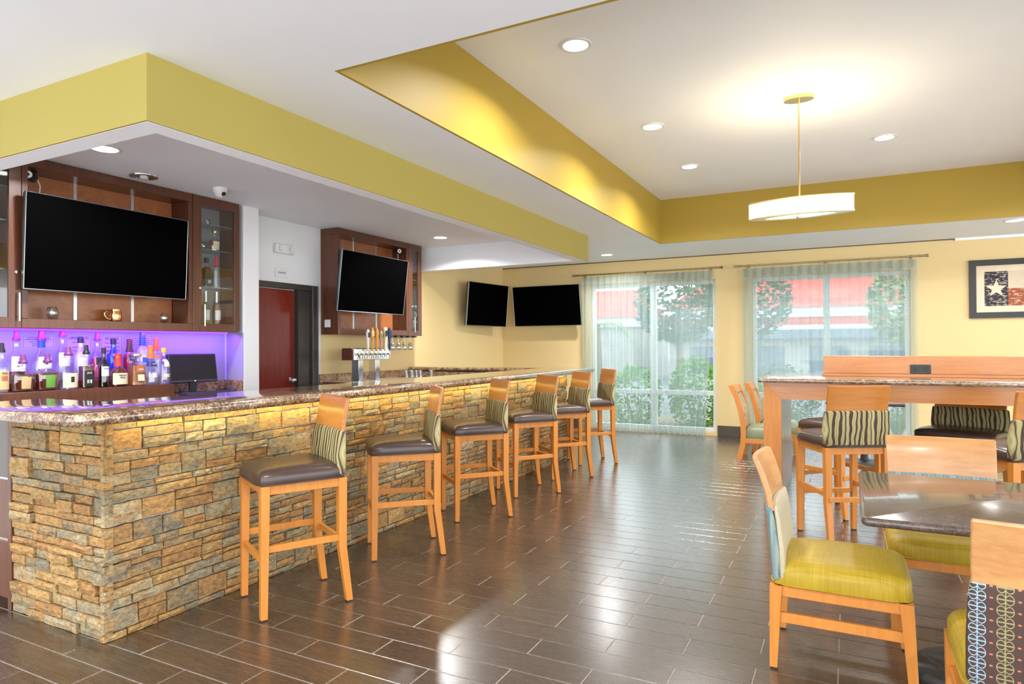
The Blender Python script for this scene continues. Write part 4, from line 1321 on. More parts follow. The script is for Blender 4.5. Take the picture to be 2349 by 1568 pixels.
for i in range(8):
    y = 5.965 + i * 0.082
    m = MB()
    m.cyl((-5.122, y, 1.315), (-5.075, y, 1.315), 0.012, seg=12)
    m.cyl((-5.085, y, 1.318), (-5.065, y, 1.262), 0.010, 0.007, 10)
    m.cyl((-5.085, y, 1.315), (-5.085, y, 1.352), 0.008, 0.005, 10)
    f = put(m.build('faucet', 'chrome'), tap)
    if i in HAND:
        c1, L, c2 = HAND[i]
        z0 = 1.352
        m = MB()
        if i == 6:
            m.prism([(y - 0.018, z0), (y + 0.018, z0), (y + 0.030, z0 + 0.16), (y + 0.02, z0 + L), (y - 0.035, z0 + L), (y - 0.02, z0 + 0.2)], -5.095, -5.073, 'x')
        else:
            m.lathe([(0.007, 0), (0.016, 0.03), (0.014, L * 0.35), (0.024, L * 0.62), (0.026, L * 0.85), (0.012, L)], (-5.085, y, z0), 14, 2.6, 0.7)
        h = sub_put(m.build('tap_handle', c1), f, tap)
        sub_put(MB().box((-5.070, -5.064), (y - 0.016, y + 0.016), (z0 + L * 0.62, z0 + L * 0.86), 0.003).build('badge', c2), f, tap)
        if i == 3:
            st = []
            for k in range(10):
                r_ = 0.042 if k % 2 == 0 else 0.019
                a = pi / 2 + k * pi / 5
                st.append((y + r_ * cos(a), z0 + L * 0.86 + r_ * sin(a)))
            sub_put(MB().prism(st, -5.088, -5.076, 'x').build('star', 'rust_label'), f, tap)

# ---- small wall and ceiling devices
em = thing('emergency_light', 'white wall emergency light above the pantry sign', 'light', (X_WALL, 5.25, 2.48))
MB().box((0, 0.06), (-0.13, 0.13), (-0.05, 0.055), 0.012).build('housing', 'white_plastic', em)
for s_ in (-1, 1):
    m = MB().lathe([(0.030, 0), (0.038, 0.02), (0.036, 0.028)], seg=16)
    m.v = [(0.06 + z, s_ * 0.075 + x, y) for x, y, z in m.v]
    m.build('lamp_head', 'paper_white', em)
sg = tag(MB().box((X_WALL, X_WALL + 0.012), (5.141, 5.334), (2.165, 2.275), 0.003).build('pantry_sign', 'white_plastic'), 'small white sign lettered PANTRY above the pantry door', 'sign')
MB().box((X_WALL + 0.012, X_WALL + 0.0128), (5.153, 5.322), (2.177, 2.263)).build('face', 'paper_white', sg)
lettering('PANTRY', 0.030, (X_WALL + 0.0136, 5.2375, 2.22), sg)
sw = thing('wall_switch_plate', 'small white plate on the side of the tap cabinet', 'plate', (-5.44, 5.8355, 1.68))
MB().box((-0.045, 0.045), (-0.006, 0), (-0.045, 0.045), 0.003).build('plate', 'white_plastic', sw)
MB().box((-0.012, 0.012), (-0.010, -0.006), (-0.02, 0.02), 0.002).build('label_print', 'paper_white', sw)


def bullet_camera(label, loc, rz):
    t = thing('bullet_camera', label, 'camera', loc, rz, 'bullet security cameras')
    m = MB().lathe([(0.030, 0), (0.034, 0.01), (0.034, 0.10), (0.030, 0.12)], seg=18)
    m.v = [(x, -z, y) for x, y, z in m.v]; m.build('body', 'black_plastic', t)
    m = MB().lathe([(0.026, 0.12), (0.026, 0.126), (0.012, 0.127)], seg=18)
    m.v = [(x, -z, y) for x, y, z in m.v]; m.build('lens_ring', 'white_plastic', t)
    m = MB().lathe([(0.011, 0.126), (0.011, 0.129)], seg=14)
    m.v = [(x, -z, y) for x, y, z in m.v]; m.build('lens', 'black_plastic', t)
    MB().tube([(0, -0.03, 0.03), (0, -0.02, 0.055), (0.01, 0.03, 0.05)], 0.010, 8).build('bracket', 'black_plastic', t)
    MB().tube([(0.02, 0.0, 0.02), (0.04, 0.02, -0.05), (0.03, 0.03, -0.16)], 0.004, 6).build('cable', 'white_plastic', t)


bullet_camera('small black bullet camera at the top left of the big television niche', (-5.38, 2.685, 2.665), radians(50))
bullet_camera('small black bullet camera above the right end of the tap television', (-5.38, 7.06, 2.665), radians(60))
dm = thing('dome_camera', 'white dome camera on the ceiling above the glazed cabinet', 'camera', (-4.90, 3.93, Z_C))
MB().lathe([(0.062, 0), (0.062, -0.018), (0.056, -0.03), (0.040, -0.066), (0.015, -0.082)], seg=24).build('housing', 'white_plastic', dm)
m = MB().lathe([(0.020, 0), (0.020, 0.006), (0.010, 0.008)], seg=16)
m.v = [tuple(Matrix.Rotation(radians(125), 3, 'Y') @ Vector(v) + Vector((0.040, 0.0, -0.052))) for v in m.v]
m.build('lens', 'black_plastic', dm)


# ================================================================== CEILING LAMPS
def can_light(label, x, y, z, lit=True, watts=CAN_W, col=(0.98, 0.98, 1.0), r=0.085):
    t = thing('recessed_light', label, 'light', (x, y, z), 0, 'recessed ceiling lights')
    MB().lathe([(r + 0.022, 0), (r + 0.020, -0.006), (r, -0.008), (r - 0.004, -0.002)], seg=28, caps=False).build('trim_ring', 'white_plastic' if lit else 'chrome', t)
    if lit:
        MB().lathe([(r - 0.002, -0.003), (0.01, -0.0035)], seg=28).build('lens', 'lamp_glow', t)
        area_light('lamp', (0, 0, -0.012), (0, 0, 0), r * 1.7, r, watts, col, t, 'DISK', 150)
    else:
        MB().lathe([(r - 0.002, -0.003), (0.01, -0.0025)], seg=28).build('reflector', 'brushed_steel', t)
        MB().lathe([(0.03, -0.003), (0.032, -0.02), (0.02, -0.024)], seg=16).build('bulb', 'white_plastic', t)
    return t


can_light('lit round ceiling light inside the soffit over the bottles', -4.62, 2.76, Z_C)
can_light('unlit chrome ceiling light by the top of the big television', -5.10, 3.36, Z_C, False)
can_light('lit round ceiling light inside the soffit beside the tap cabinet', -4.64, 7.02, Z_C)
can_light('lit round ceiling light in front of the first curtain', -3.30, 9.60, Z_C)
can_light('lit round ceiling light near the framed picture', 1.68, 9.20, Z_C, True, 6.0)
can_light('large lit ceiling light in the near left of the tray', -1.60, 4.05, Z_T)
can_light('second lit ceiling light along the left of the tray', -1.58, 5.89, Z_T)
can_light('third lit ceiling light along the left of the tray', -1.57, 7.40, Z_T)
can_light('lit ceiling light in the tray right of the pendant', 0.32, 7.26, Z_T)
for i, (x, y) in enumerate(((1.9, 7.3), (1.9, 5.6), (1.9, 4.0))):  # unseen lamps added to brighten the room from the right
    can_light(('far', 'middle', 'near')[i] + ' added fill light along the right side of the tray, out of the frame', x, y, Z_T)
for i, (x, y) in enumerate(((-4.0, 0.6), (-1.6, 0.8), (1.2, 0.8), (-4.0, -1.6), (-1.6, -1.6), (1.2, -1.6))):  # unseen lamps added as fill behind the camera
    can_light(('front left', 'front middle', 'front right', 'rear left', 'rear middle', 'rear right')[i] + ' of the six added fill lights behind the viewer', x, y, Z_C)

pen = thing('pendant_light', 'glowing oval pendant light on a thin brass rod', 'pendant light', (-0.346, 5.744, Z_T))
MB().lathe([(1.0, 0), (1.02, -0.012), (0.98, -0.030), (0.2, -0.033)], seg=32, dx=0.115, dy=0.07).build('canopy', 'gold', pen)
MB().cyl((0, 0, -0.03), (0, 0, -0.83), 0.0065, seg=10).build('rod', 'gold', pen)
RZP = radians(-4)


def oval(prof, seg=48):
    m = MB().lathe(prof, seg=seg, dx=0.40, dy=0.125, sup=1.5)
    c_, s_ = cos(RZP), sin(RZP)
    m.v = [(x * c_ - y * s_, x * s_ + y * c_, z) for x, y, z in m.v]
    return m


oval([(0.985, -0.955), (0.985, -0.83), (0.3, -0.828)]).build('shade', 'pendant_glow', pen)
oval([(0.96, -0.958), (0.2, -0.968)]).build('diffuser', 'pendant_glow', pen)
oval([(1.0, -0.962), (1.004, -0.956), (0.985, -0.952)]).build('lower_ring', 'gold', pen)
oval([(1.0, -0.834), (1.004, -0.828), (0.985, -0.824)]).build('upper_ring', 'gold', pen)
MB().lathe([(0.028, -0.967), (0.026, -0.978), (0.008, -0.982)], seg=18).build('finial', 'gold', pen)
area_light('lamp_up', (0, 0, -0.80), (pi, 0, 0), 0.7, 0.25, PEND_W, (1.0, 0.84, 0.55), pen, 'ELLIPSE')
area_light('lamp_down', (0, 0, -0.99), (0, 0, 0), 0.7, 0.25, PEND_W * 0.5, (1.0, 0.84, 0.55), pen, 'ELLIPSE')


# ================================================================== SEATING
def loft(mb, rings, seg=32):
    """rings: (z, cy, dx, dy, sup, curve) ; curve bends the sides forward (+y)"""
    vs = []
    for z, cy, dx, dy, sup, cv in rings:
        for i in range(seg):
            a = 2 * pi * (i + 0.5) / seg
            ca, sa = cos(a), sin(a)
            k = (abs(ca) ** sup + abs(sa) ** sup) ** (-1 / sup)
            x = dx * k * ca
            vs.append((x, cy + dy * k * sa + cv * (x / 0.22) ** 2, z))
    n = len(rings)
    fs = [(j * seg + i, j * seg + (i + 1) % seg, (j + 1) * seg + (i + 1) % seg, (j + 1) * seg + i) for j in range(n - 1) for i in range(seg)]
    fs += [tuple(range(seg - 1, -1, -1)), tuple((n - 1) * seg + i for i in range(seg))]
    return mb.add(vs, fs, True)


def leg(x, y, z1, top, bot, sx=0.0, sy=0.0, kink=None):
    """square tapered leg; sx, sy shift of the foot"""
    m = MB()
    h, g = top / 2, bot / 2
    T_ = [(x - h, y - h, z1), (x + h, y - h, z1), (x + h, y + h, z1), (x - h, y + h, z1)]
    B_ = [(x + sx - g, y + sy - g, 0.008), (x + sx + g, y + sy - g, 0.008), (x + sx + g, y + sy + g, 0.008), (x + sx - g, y + sy + g, 0.008)]
    if kink:
        zk = z1 * kink
        q = (h * 0.93)
        K_ = [(x - q, y - q, zk), (x + q, y - q, zk), (x + q, y + q, zk), (x - q, y + q, zk)]
        m.hexa(K_, T_); m.hexa(B_, K_)
    else:
        m.hexa(B_, T_)
    return m


def foot_pad(x, y, g, parent):
    return MB().box((x - g * 0.42, x + g * 0.42), (y - g * 0.42, y + g * 0.42), (0.0, 0.009)).build('foot_pad', 'black_plastic', parent)


def seat_cushion(dx, dy, z0, z1, cy=0.0):
    h = z1 - z0
    m = MB()
    loft(m, [(z0, cy, dx * 0.985, dy * 0.985, 8, 0), (z0 + h * 0.10, cy, dx, dy, 8, 0), (z0 + h * 0.48, cy, dx, dy, 8, 0), (z0 + h * 0.66, cy, dx * 0.975, dy * 0.975, 7, 0),
             (z0 + h * 0.80, cy, dx * 0.92, dy * 0.92, 6, 0), (z0 + h * 0.92, cy, dx * 0.78, dy * 0.78, 5, 0), (z0 + h * 0.985, cy, dx * 0.5, dy * 0.5, 4, 0), (z1, cy, dx * 0.2, dy * 0.2, 3, 0)], 44)
    return m


def piping(dx, dy, z, cy=0.0, r=0.004):
    m = MB()
    loft(m, [(z - r, cy, dx, dy, 8, 0), (z - r * 0.3, cy, dx + r * 0.9, dy + r * 0.9, 8, 0), (z + r * 0.4, cy, dx + r * 0.9, dy + r * 0.9, 8, 0), (z + r, cy, dx, dy, 8, 0)], 44)
    return m


def bar_stool(label, loc, rz, wide=1.0, zs=1.0, group='maple bar stools'):
    """front = local +y"""
    t = thing('bar_stool', label, 'stool', loc, rz, group)
    w = 0.205 * wide
    S = lambda z: z * zs
    seat_cushion(0.238 * wide, 0.240, S(0.690), S(0.690) + 0.088, 0.0).build('seat', 'brown_leather', t)
    pp = piping(0.238 * wide, 0.240, S(0.694)).build('piping', 'brown_leather', t)
    for x in (-w, w):
        leg(x, 0.200, S(0.688), 0.046, 0.034, 0, 0.006).build('leg', 'maple', t)
        foot_pad(x, 0.206, 0.034, t)
        leg(x, -0.210, S(0.688), 0.046, 0.034, 0, -0.040, 0.45).build('leg', 'maple', t)
        foot_pad(x, -0.250, 0.034, t)
    m = MB()
    m.box((-w, w), (0.186, 0.210), (S(0.640), S(0.688)), 0.002); m.box((-w, w), (-0.222, -0.198), (S(0.640), S(0.688)), 0.002)
    m.box((-w - 0.014, -w + 0.010), (-0.205, 0.195), (S(0.640), S(0.688)), 0.002); m.box((w - 0.010, w + 0.014), (-0.205, 0.195), (S(0.640), S(0.688)), 0.002)
    m.build('seat_frame', 'maple', t)
    for y, z, half in ((0.203, 0.300, w), (-0.228, 0.330, w)):
        MB().box((-half, half), (y - 0.010, y + 0.010), (S(z) - 0.018, S(z) + 0.018), 0.002).build('stretcher', 'maple', t)
    for x in (-w, w):
        MB().box((x - 0.010, x + 0.010), (-0.22, 0.20), (S(0.360) - 0.018, S(0.360) + 0.018), 0.002).build('stretcher', 'maple', t)
    dz = S(0.690) - 0.690
    m = MB()
    loft(m, [(0.700 + dz, -0.212, 0.222 * wide, 0.024, 4, 0.004), (0.712 + dz, -0.212, 0.232 * wide, 0.034, 4, 0.006), (0.80 + dz, -0.216, 0.234 * wide, 0.036, 4, 0.012), (0.90 + dz, -0.226, 0.230 * wide, 0.030, 4, 0.014),
             (0.936 + dz, -0.231, 0.226 * wide, 0.024, 4, 0.014), (0.944 + dz, -0.232, 0.216 * wide, 0.014, 4, 0.014)], 40)
    m.build('back_cushion', 'striped_fabric', t)
    m = MB()
    loft(m, [(0.93 + dz, -0.231, 0.212 * wide, 0.012, 14, 0.016), (1.00 + dz, -0.241, 0.213 * wide, 0.013, 14, 0.016), (1.06 + dz, -0.252, 0.214 * wide, 0.013, 14, 0.016), (1.112 + dz, -0.264, 0.215 * wide, 0.013, 14, 0.016), (1.117 + dz, -0.265, 0.212 * wide, 0.010, 14, 0.016)], 56)
    m.build('back_panel', 'maple_panel', t, ang=25)
    return t


def face_rz(dx, dy):
    """rotation taking local +y to (dx, dy)"""
    return atan2(-dx, dy)


STOOLS = [((-2.766, 2.680), (-0.218, -0.417), 'bar stool nearest the viewer at the stone bar'),
          ((-2.765, 3.690), (-0.350, -0.330), 'second bar stool from the viewer along the stone bar'),
          ((-2.810, 4.735), (-0.310, -0.350), 'third bar stool from the viewer along the stone bar'),
          ((-2.790, 5.690), (-0.290, -0.370), 'fourth bar stool from the viewer along the stone bar'),
          ((-2.780, 6.570), (-0.310, -0.350), 'fifth bar stool from the viewer along the stone bar'),
          ((-2.800, 7.490), (-0.350, -0.310), 'farthest bar stool at the stone bar, in front of the first curtain')]
st0 = bar_stool(STOOLS[0][2], (STOOLS[0][0][0], STOOLS[0][0][1], 0), face_rz(*STOOLS[0][1]))
for (x, y), d, lab in STOOLS[1:]:
    dup(st0, (x, y, 0), face_rz(*d), lab)
dup(st0, (-0.060, 5.315, 0), face_rz(-0.235, 0.43), 'bar stool with its striped back to the viewer at the high table')
dup(st0, (0.955, 5.16, 0), face_rz(-0.235, 0.43), 'bar stool cut by the right edge at the near side of the high table')
stc = dup(st0, (-0.085, 6.17, 0), face_rz(-0.74, 0.66), 'bar stool tucked under the high table behind the near striped stool')
for ch in list(stc.children):
    if ch.name.startswith('back_'):
        bpy.data.objects.remove(ch, do_unlink=True)
bar_stool('wide brown leather stool with striped back facing the viewer across the high table', (0.90, 7.18, 0), face_rz(-0.30, -0.60), 1.36, 0.80)


def dining_chair(label, loc, rz, outer, inner):
    """front = local +y ; outer/inner = cloth of the rear and front of the backrest"""
    t = thing('dining_chair', label, 'chair', loc, rz, 'dining chairs at the dark granite table')
    w = 0.222
    seat_cushion(0.245, 0.250, 0.366, 0.478).build('seat', 'olive_satin', t)
    piping(0.245, 0.250, 0.371, 0, 0.0045).build('piping', 'olive_satin', t)
    for x in (-w, w):
        s_ = 1 if x > 0 else -1
        leg(x, 0.226, 0.364, 0.046, 0.032, 0, 0.022).build('leg', 'maple', t)
        foot_pad(x, 0.248, 0.032, t)
        leg(x, -0.228, 0.364, 0.046, 0.028, 0, -0.012).build('leg', 'maple', t)
        foot_pad(x, -0.240, 0.028, t)
        MB().box((x - 0.010, x + 0.010), (-0.226, 0.232), (0.205, 0.248), 0.002).build('stretcher', 'maple', t)
    m = MB()
    m.box((-w, w), (0.212, 0.236), (0.318, 0.364), 0.002); m.box((-w, w), (-0.238, -0.214), (0.318, 0.364), 0.002)
    m.box((-w - 0.012, -w + 0.012), (-0.225, 0.225), (0.318, 0.364), 0.002); m.box((w - 0.012, w + 0.012), (-0.225, 0.225), (0.318, 0.364), 0.002)
    m.build('seat_frame', 'maple', t)
    rear = [(0.385, -0.232, 0.232, 0.016, 5, 0.005), (0.40, -0.234, 0.240, 0.022, 5, 0.008), (0.52, -0.246, 0.240, 0.022, 5, 0.014), (0.64, -0.262, 0.236, 0.018, 5, 0.018), (0.690, -0.270, 0.231, 0.014, 5, 0.018), (0.699, -0.271, 0.226, 0.008, 5, 0.018)]
    loft(MB(), [(z, cy, dx, dy, s, c) for z, cy, dx, dy, s, c in rear], 40).build('back_cover', outer, t)
    loft(MB(), [(z + 0.002, cy + 0.024, dx * 0.985, dy * 0.75, s, c) for z, cy, dx, dy, s, c in rear], 40).build('back_cushion', inner, t)
    m = MB()
    loft(m, [(0.68, -0.264, 0.228, 0.013, 14, 0.020), (0.76, -0.280, 0.230, 0.013, 14, 0.022), (0.83, -0.301, 0.232, 0.013, 14, 0.022), (0.886, -0.322, 0.233, 0.013, 14, 0.022), (0.892, -0.324, 0.230, 0.010, 14, 0.022)], 56)
    m.build('back_panel', 'maple_light', t, ang=25)
    return t


dining_chair('olive seated dining chair with blue-grey striped back at the left of the low table', (-0.045, 3.275, 0), face_rz(1, 0.0), 'teal_fabric', 'cream_fabric').scale = (1.0, 1.07, 1.0)
dining_chair('olive seated dining chair facing the viewer across the low table', (0.430, 3.93, 0), face_rz(0, -1), 'teal_fabric', 'teal_fabric').scale = (1.08, 1.0, 1.0)
dining_chair('dining chair with leaf-patterned brown back, cut by the right edge', (0.545, 2.605, 0), face_rz(0, 1), 'leaf_fabric', 'cream_fabric')


def lounge_chair(label, loc, rz):
    t = thing('side_chair', label, 'chair', loc, rz, 'side chairs by the windows')
    prof_b = [(-0.285, 0.0), (-0.262, 0.10), (-0.236, 0.20), (-0.228, 0.32), (-0.236, 0.45), (-0.262, 0.60), (-0.305, 0.75), (-0.372, 0.90)]
    prof_f = [(-0.302, 0.90), (-0.240, 0.75), (-0.200, 0.60), (-0.176, 0.45), (-0.168, 0.32), (-0.174, 0.20), (-0.198, 0.10), (-0.222, 0.0)]
    for x in (-0.235, 0.195):
        m = MB()
        A = list(zip(prof_b[:-1], prof_b[1:], prof_f[::-1][:-1], prof_f[::-1][1:]))
        for (b0, b1, f0, f1) in A:
            m.hexa([(x, b0[0], b0[1]), (x + 0.04, b0[0], b0[1]), (x + 0.04, f0[0], f0[1]), (x, f0[0], f0[1])], [(x, b1[0], b1[1]), (x + 0.04, b1[0], b1[1]), (x + 0.04, f1[0], f1[1]), (x, f1[0], f1[1])])
        m.build('rear_leg', 'maple', t)
        leg(x + 0.02, 0.235, 0.262, 0.044, 0.032).build('leg', 'maple', t)
    seat_cushion(0.228, 0.235, 0.262, 0.425, 0.04).build('seat', 'sage_leather', t)
    m = MB()
    m.box((-0.235, 0.235), (0.225, 0.250), (0.205, 0.262), 0.002)
    for x in (-0.232, 0.208):
        m.box((x, x + 0.024), (-0.18, 0.24), (0.205, 0.262), 0.002)
    m.build('seat_frame', 'maple', t)
    m = MB(); m.hexa([(-0.196, -0.345, 0.82), (0.196, -0.345, 0.82), (0.196, -0.275, 0.82), (-0.196, -0.275, 0.82)], [(-0.196, -0.372, 0.90), (0.196, -0.372, 0.90), (0.196, -0.305, 0.90), (-0.196, -0.305, 0.90)])
    m.build('top_rail', 'maple', t)

    def fn(u, v):
        z = 0.40 + 0.42 * v
        y = -0.172 - 0.125 * v ** 1.7 + 0.018 * sin(pi * u) * sin(pi * min(1, v * 1.02)) + 0.006
        return ((-0.195 + 0.39 * u, y, z), (0, -1, 0))
    MB().slab(fn, 8, 8, 0.055).build('back_cushion', 'damask_fabric', t)
    return t


lc = lounge_chair('nearer of two side chairs with sage seat left of the high table', (-0.955, 8.62, 0), face_rz(1, 0))
dup(lc, (-0.86, 9.26, 0), face_rz(1, 0), 'farther of two side chairs with sage seat left of the high table')

# ================================================================== TABLES
tb = thing('high_table', 'high maple communal table with granite top and centre power divider', 'table', (0.8, 7.0, 0))
HX0, HX1, HY0, HY1 = -0.706, 2.42, 6.43, 7.60
poly = [(HX0 - 0.045, HY0 - 0.05), (HX1 + 0.045, HY0 - 0.05), (HX1 + 0.045, HY1 + 0.05), (HX0 - 0.045, HY1 + 0.05)]
put(bullnose(poly, 1.058, 1.099, 0.012).build('tabletop', 'table_granite', ang=60), tb)
L_ = 0.152
for x0, s_ in ((HX0, 1), (HX1, -1)):
    # leg panel, mitred to the apron at its top front edge
    put(MB().prism([(x0, 0.0), (x0 + s_ * L_, 0.0), (x0 + s_ * L_, 0.906), (x0, 1.058)], HY0, HY0 + 0.03, 'y').build('leg_frame', 'maple'), tb)
    put(MB().box((x0, x0 + s_ * L_), (HY0 + 0.03, HY1 - 0.03), (0.0, 0.95), 0.002).build('leg_panel', 'maple_dark'), tb)
for y0 in (HY0, HY1 - 0.03):
    put(MB().prism([(HX0 + 0.001, 1.058), (HX0 + L_ + 0.001, 0.906), (HX1 - L_ - 0.001, 0.906), (HX1 - 0.001, 1.058)], y0, y0 + 0.03, 'y').build('apron', 'maple_panel'), tb)
put(MB().box((HX0 + L_, HX1 - L_), (HY0 + 0.03, HY1 - 0.03), (1.02, 1.056)).build('underframe', 'maple_dark'), tb)
put(MB().box((-0.235, HX1 - 0.45), (6.97, 7.09), (1.099, 1.128), 0.003).build('divider_base', 'maple_panel'), tb)
put(MB().box((-0.220, HX1 - 0.47), (6.985, 7.075), (1.128, 1.292), 0.003).build('divider', 'maple_panel'), tb)
ol = put(MB().box((0.495, 0.655), (6.972, 6.985), (1.133, 1.216), 0.003).build('power_outlet', 'black_plastic'), tb)
for x in (0.535, 0.615):
    m = MB(); m.box((x - 0.016, x + 0.016), (6.9695, 6.972), (1.152, 1.198), 0.001)
    m.box((x - 0.008, x - 0.005), (6.968, 6.9695), (1.17, 1.185)); m.box((x + 0.005, x + 0.008), (6.968, 6.9695), (1.17, 1.185))
    sub_put(m.build('socket', 'tv_back'), ol, tb)


def rounded_rect(x0, x1, y0, y1, r, n=6):
    out = []
    for cx, cy, a0 in ((x1 - r, y0 + r, -pi / 2), (x1 - r, y1 - r, 0), (x0 + r, y1 - r, pi / 2), (x0 + r, y0 + r, pi)):
        out += [(cx + r * cos(a0 + pi / 2 * k / n), cy + r * sin(a0 + pi / 2 * k / n)) for k in range(n + 1)]
    return out


def pedestal_table(label, x0, x1, y0, y1, zt, top, br, group):
    cx, cy = (x0 + x1) / 2, (y0 + y1) / 2
    t = thing('pedestal_table', label, 'table', (cx, cy, 0), 0, group)
    put(bullnose(rounded_rect(x0, x1, y0, y1, 0.03), zt - 0.034, zt, 0.012).build('tabletop', top, ang=60), t)
    MB().lathe([(br, 0), (br, 0.012), (br * 0.93, 0.026), (br * 0.4, 0.036), (0.05, 0.045), (0.04, 0.07), (0.038, zt - 0.08), (0.12, zt - 0.06), (0.12, zt - 0.035)], seg=48).build('pedestal', 'black_iron', t)
    return t


pedestal_table('low table with dark polished granite top between the dining chairs', 0.035, 0.955, 2.815, 3.845, 0.745, 'dark_granite', 0.275, 'pedestal tables')
pedestal_table('low pedestal table by the windows behind the high table', -0.25, 0.55, 8.35, 9.15, 0.745, 'dark_granite', 0.26, 'pedestal tables')

# ================================================================== CURTAINS


def sheer():
    t = NT('sheer_fabric')
    co = t.coord('UV')
    sep = t.n('SeparateXYZ', Vector=co)
    u, v = sep.outputs['X'], sep.outputs['Y']         # metres along cloth, metres up
    thr = t.math('GREATER_THAN', t.math('FRACT', t.math('MULTIPLY', v, 62.0)), 0.5)
    col_ = t.math('GREATER_THAN', t.math('FRACT', t.math('MULTIPLY', u, 48.0)), 0.42)
    weave = t.math('MULTIPLY', thr, col_)
    hd = t.math('GREATER_THAN', v, 2.43)
    hem = t.math('LESS_THAN', v, 0.12)
    op = t.math('ADD', 0.40, t.math('MULTIPLY', weave, 0.30))
    op = t.math('MINIMUM', t.math('ADD', op, t.math('MULTIPLY', t.math('MAXIMUM', hd, hem), 0.28)), 0.92)
    tr = t.n('BsdfTransparent', Color=(0.98, 1.0, 1.0, 1))
    df = t.n('BsdfDiffuse', Color=(0.50, 0.58, 0.56, 1))
    tl = t.n('BsdfTranslucent', Color=(0.46, 0.57, 0.57, 1))
    m1 = t.n('MixShader', Fac=0.5)
    t.L(df.outputs[0], m1.inputs[1]); t.L(tl.outputs[0], m1.inputs[2])
    m2 = t.n('MixShader', Fac=op)
    t.L(tr.outputs[0], m2.inputs[1]); t.L(m1.outputs[0], m2.inputs[2])
    return t.done(m2)


sheer()
Y_ROD = Y_WALL - 0.115
Z_ROD = 2.585


def curtain(label, x0, x1, folds, seed, narrow=0.0, side=1):
    """pleated sheer hanging from x0 to x1; narrow pulls one edge in towards the hem"""
    r = random.Random(seed)
    nu, nv = folds * 10, 16
    ph = [r.uniform(-0.5, 0.5) for _ in range(folds + 2)]
    am = [r.uniform(0.75, 1.2) for _ in range(folds + 2)]
    pts = []; uvs = []
    for j in range(nv + 1):
        q = j / nv
        z = 0.012 + (2.545 - 0.012) * q
        for i in range(nu + 1):
            s_ = i / nu
            k = s_ * folds
            kk = min(int(k), folds)
            amp = (0.030 + 0.020 * (1 - q)) * am[kk]
            xx = s_ + 0.10 / folds * ph[kk] * sin(pi * (k % 1)) * (1 - q)
            a, b = x0, x1
            if side > 0:
                b = x1 - narrow * (1 - q) ** 1.3
            else:
                a = x0 + narrow * (1 - q) ** 1.3
            x = a + (b - a) * xx
            sharp = sin(2 * pi * k)
            y = Y_ROD + amp * (sharp if q < 0.93 else abs(sharp) ** 0.5 * (1 if sharp > 0 else -1) * 0.5) + 0.008 * sin(5 * q + k)
            pts.append((x, y, z)); uvs.append((s_ * (x1 - x0) * 1.9, z))
    fs = [(j * (nu + 1) + i, j * (nu + 1) + i + 1, (j + 1) * (nu + 1) + i + 1, (j + 1) * (nu + 1) + i) for j in range(nv) for i in range(nu)]
    t = thing('curtain', label, 'curtain', ((x0 + x1) / 2, Y_ROD, 0), 0, 'sheer curtains')
    me = bpy.data.meshes.new('cloth')
    me.from_pydata(pts, [], fs)
    ul = me.uv_layers.new(name='UVMap')
    for lp in me.loops:
        ul.data[lp.index].uv = uvs[lp.vertex_index]
    me.shade_smooth()
    me.materials.append(MATS['sheer_fabric'])
    put(link('cloth', me), t)
    for i in range(folds):
        xx = x0 + (x1 - x0) * (i + 0.5) / folds
        m = MB()
        m.tube([(xx, Y_ROD + 0.012 * cos(a), Z_ROD + 0.017 * sin(a)) for a in [2 * pi * q / 10 for q in range(10)]] + [(xx, Y_ROD + 0.012, Z_ROD)], 0.0022, 5)
        m.cyl((xx, Y_ROD, 2.545), (xx, Y_ROD, Z_ROD - 0.017), 0.0025, seg=5)
        put(m.build('ring_hook', 'brass_rod'), t)
    return t


def curtain_rod(label, x0, x1):
    t = thing('curtain_rod', label, 'curtain rod', ((x0 + x1) / 2, Y_ROD, Z_ROD), 0, 'curtain rods')
    put(MB().cyl((x0 + 0.10, Y_ROD, Z_ROD), (x1 - 0.10, Y_ROD, Z_ROD), 0.011, seg=12).build('rod', 'brass_rod'), t)
    for e, s_ in ((x0, -1), (x1, 1)):
        a = e - s_ * 0.11
        m = MB().tube([(a, Y_ROD, Z_ROD), (a + s_ * 0.015, Y_ROD, Z_ROD), (a + s_ * 0.03, Y_ROD, Z_ROD), (a + s_ * 0.085, Y_ROD, Z_ROD), (e, Y_ROD, Z_ROD)], [0.013, 0.017, 0.012, 0.016, 0.024], 14)
        put(m.build('finial', 'brass_rod'), t)
    for x in (x0 + 0.19, (x0 + x1) / 2, x1 - 0.19):
        m = MB().cyl((x, Y_WALL, Z_ROD - 0.02), (x, Y_ROD, Z_ROD - 0.014), 0.007, seg=8)
        m.box((x - 0.018, x + 0.018), (Y_WALL - 0.008, Y_WALL), (Z_ROD - 0.06, Z_ROD + 0.03), 0.002)
        put(m.build('bracket', 'brass_rod'), t)


curtain_rod('brass curtain rod over the first window, beside the corner televisions', -4.15, -1.70)
curtain_rod('brass curtain rod over the second window, behind the high table', -1.535, 0.95)
curtain('left sheer curtain panel of the first window', -3.98, -2.86, 10, 1)
curtain('right sheer curtain panel of the first window, bunched at its hem', -2.85, -1.84, 10, 2, 0.14)
curtain('left sheer curtain panel of the second window', -1.42, -0.31, 9, 3)
curtain('right sheer curtain panel of the second window', -0.30, 0.82, 9, 4)

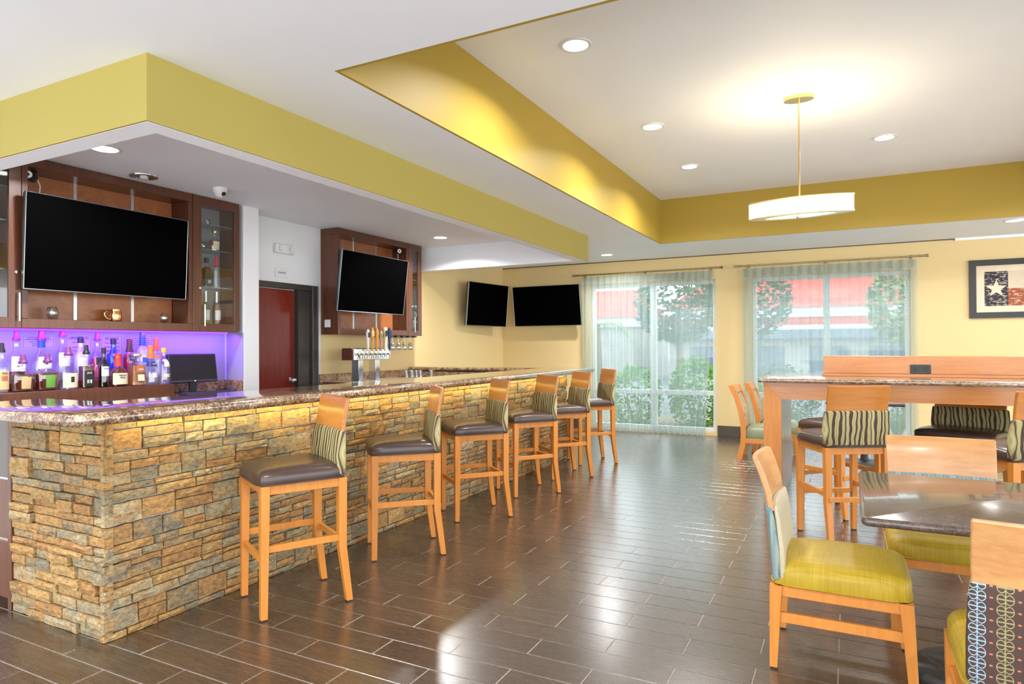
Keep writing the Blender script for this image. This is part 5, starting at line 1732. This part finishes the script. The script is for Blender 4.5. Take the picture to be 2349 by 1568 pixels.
# ================================================================== PICTURE
def flag_print():
    t = NT('flag_print')
    co = t.coord()
    sep = t.n('SeparateXYZ', Vector=co)
    x, z = sep.outputs['X'], sep.outputs['Z']
    n = t.noise(t.map(co, (14, 1, 40)), 1.0, 5, 0.7, 0.6)
    worn = t.math('GREATER_THAN', n, 0.545)
    paper = (0.66, 0.52, 0.36)
    field = t.math('LESS_THAN', x, -0.20)
    low = t.math('LESS_THAN', z, 0.0)
    c = t.mix(low, (0.70, 0.58, 0.42), (0.36, 0.085, 0.035))
    c = t.mix(field, c, (0.030, 0.028, 0.040))
    c = t.mix(t.math('MULTIPLY', worn, 0.75), c, paper)
    return t.done(t.bsdf(c, 0.6, 0, 0.3))


flag_print()
plain('mat_board', (0.80, 0.66, 0.47), 0.8)
plain('frame_black', (0.022, 0.016, 0.012), 0.35)
PX0, PX1, PZ0, PZ1 = 1.411, 2.64, 1.735, 2.493
PC = ((PX0 + PX1) / 2, (PZ0 + PZ1) / 2)
pic = thing('framed_picture', 'framed weathered flag print with a lone star on the right wall', 'picture', (PC[0], Y_WALL, PC[1]))
hw, hh = (PX1 - PX0) / 2, (PZ1 - PZ0) / 2
m = MB(); b = 0.075
m.prism([(-hw, -hh), (hw, -hh), (hw - b, -hh + b), (-hw + b, -hh + b)], -0.035, -0.001, 'y')
m.prism([(-hw, hh), (hw, hh), (hw - b, hh - b), (-hw + b, hh - b)], -0.035, -0.001, 'y')
m.prism([(-hw, -hh), (-hw, hh), (-hw + b, hh - b), (-hw + b, -hh + b)], -0.035, -0.001, 'y')
m.prism([(hw, -hh), (hw, hh), (hw - b, hh - b), (hw - b, -hh + b)], -0.035, -0.001, 'y')
m.build('frame', 'frame_black', pic)
MB().box((-hw + b, hw - b), (-0.016, -0.001), (-hh + b, hh - b)).build('mat_board', 'mat_board', pic)
MB().box((-hw + 0.165, hw - 0.165), (-0.019, -0.016), (-hh + 0.155, hh - 0.155)).build('print', 'flag_print', pic)
st = []
for k in range(10):
    r_ = 0.115 if k % 2 == 0 else 0.048
    a = pi / 2 + k * pi / 5
    st.append((-0.325 + r_ * cos(a), 0.0 + r_ * sin(a)))
MB().prism(st, -0.0205, -0.019, 'y').build('star', 'mat_board', pic)
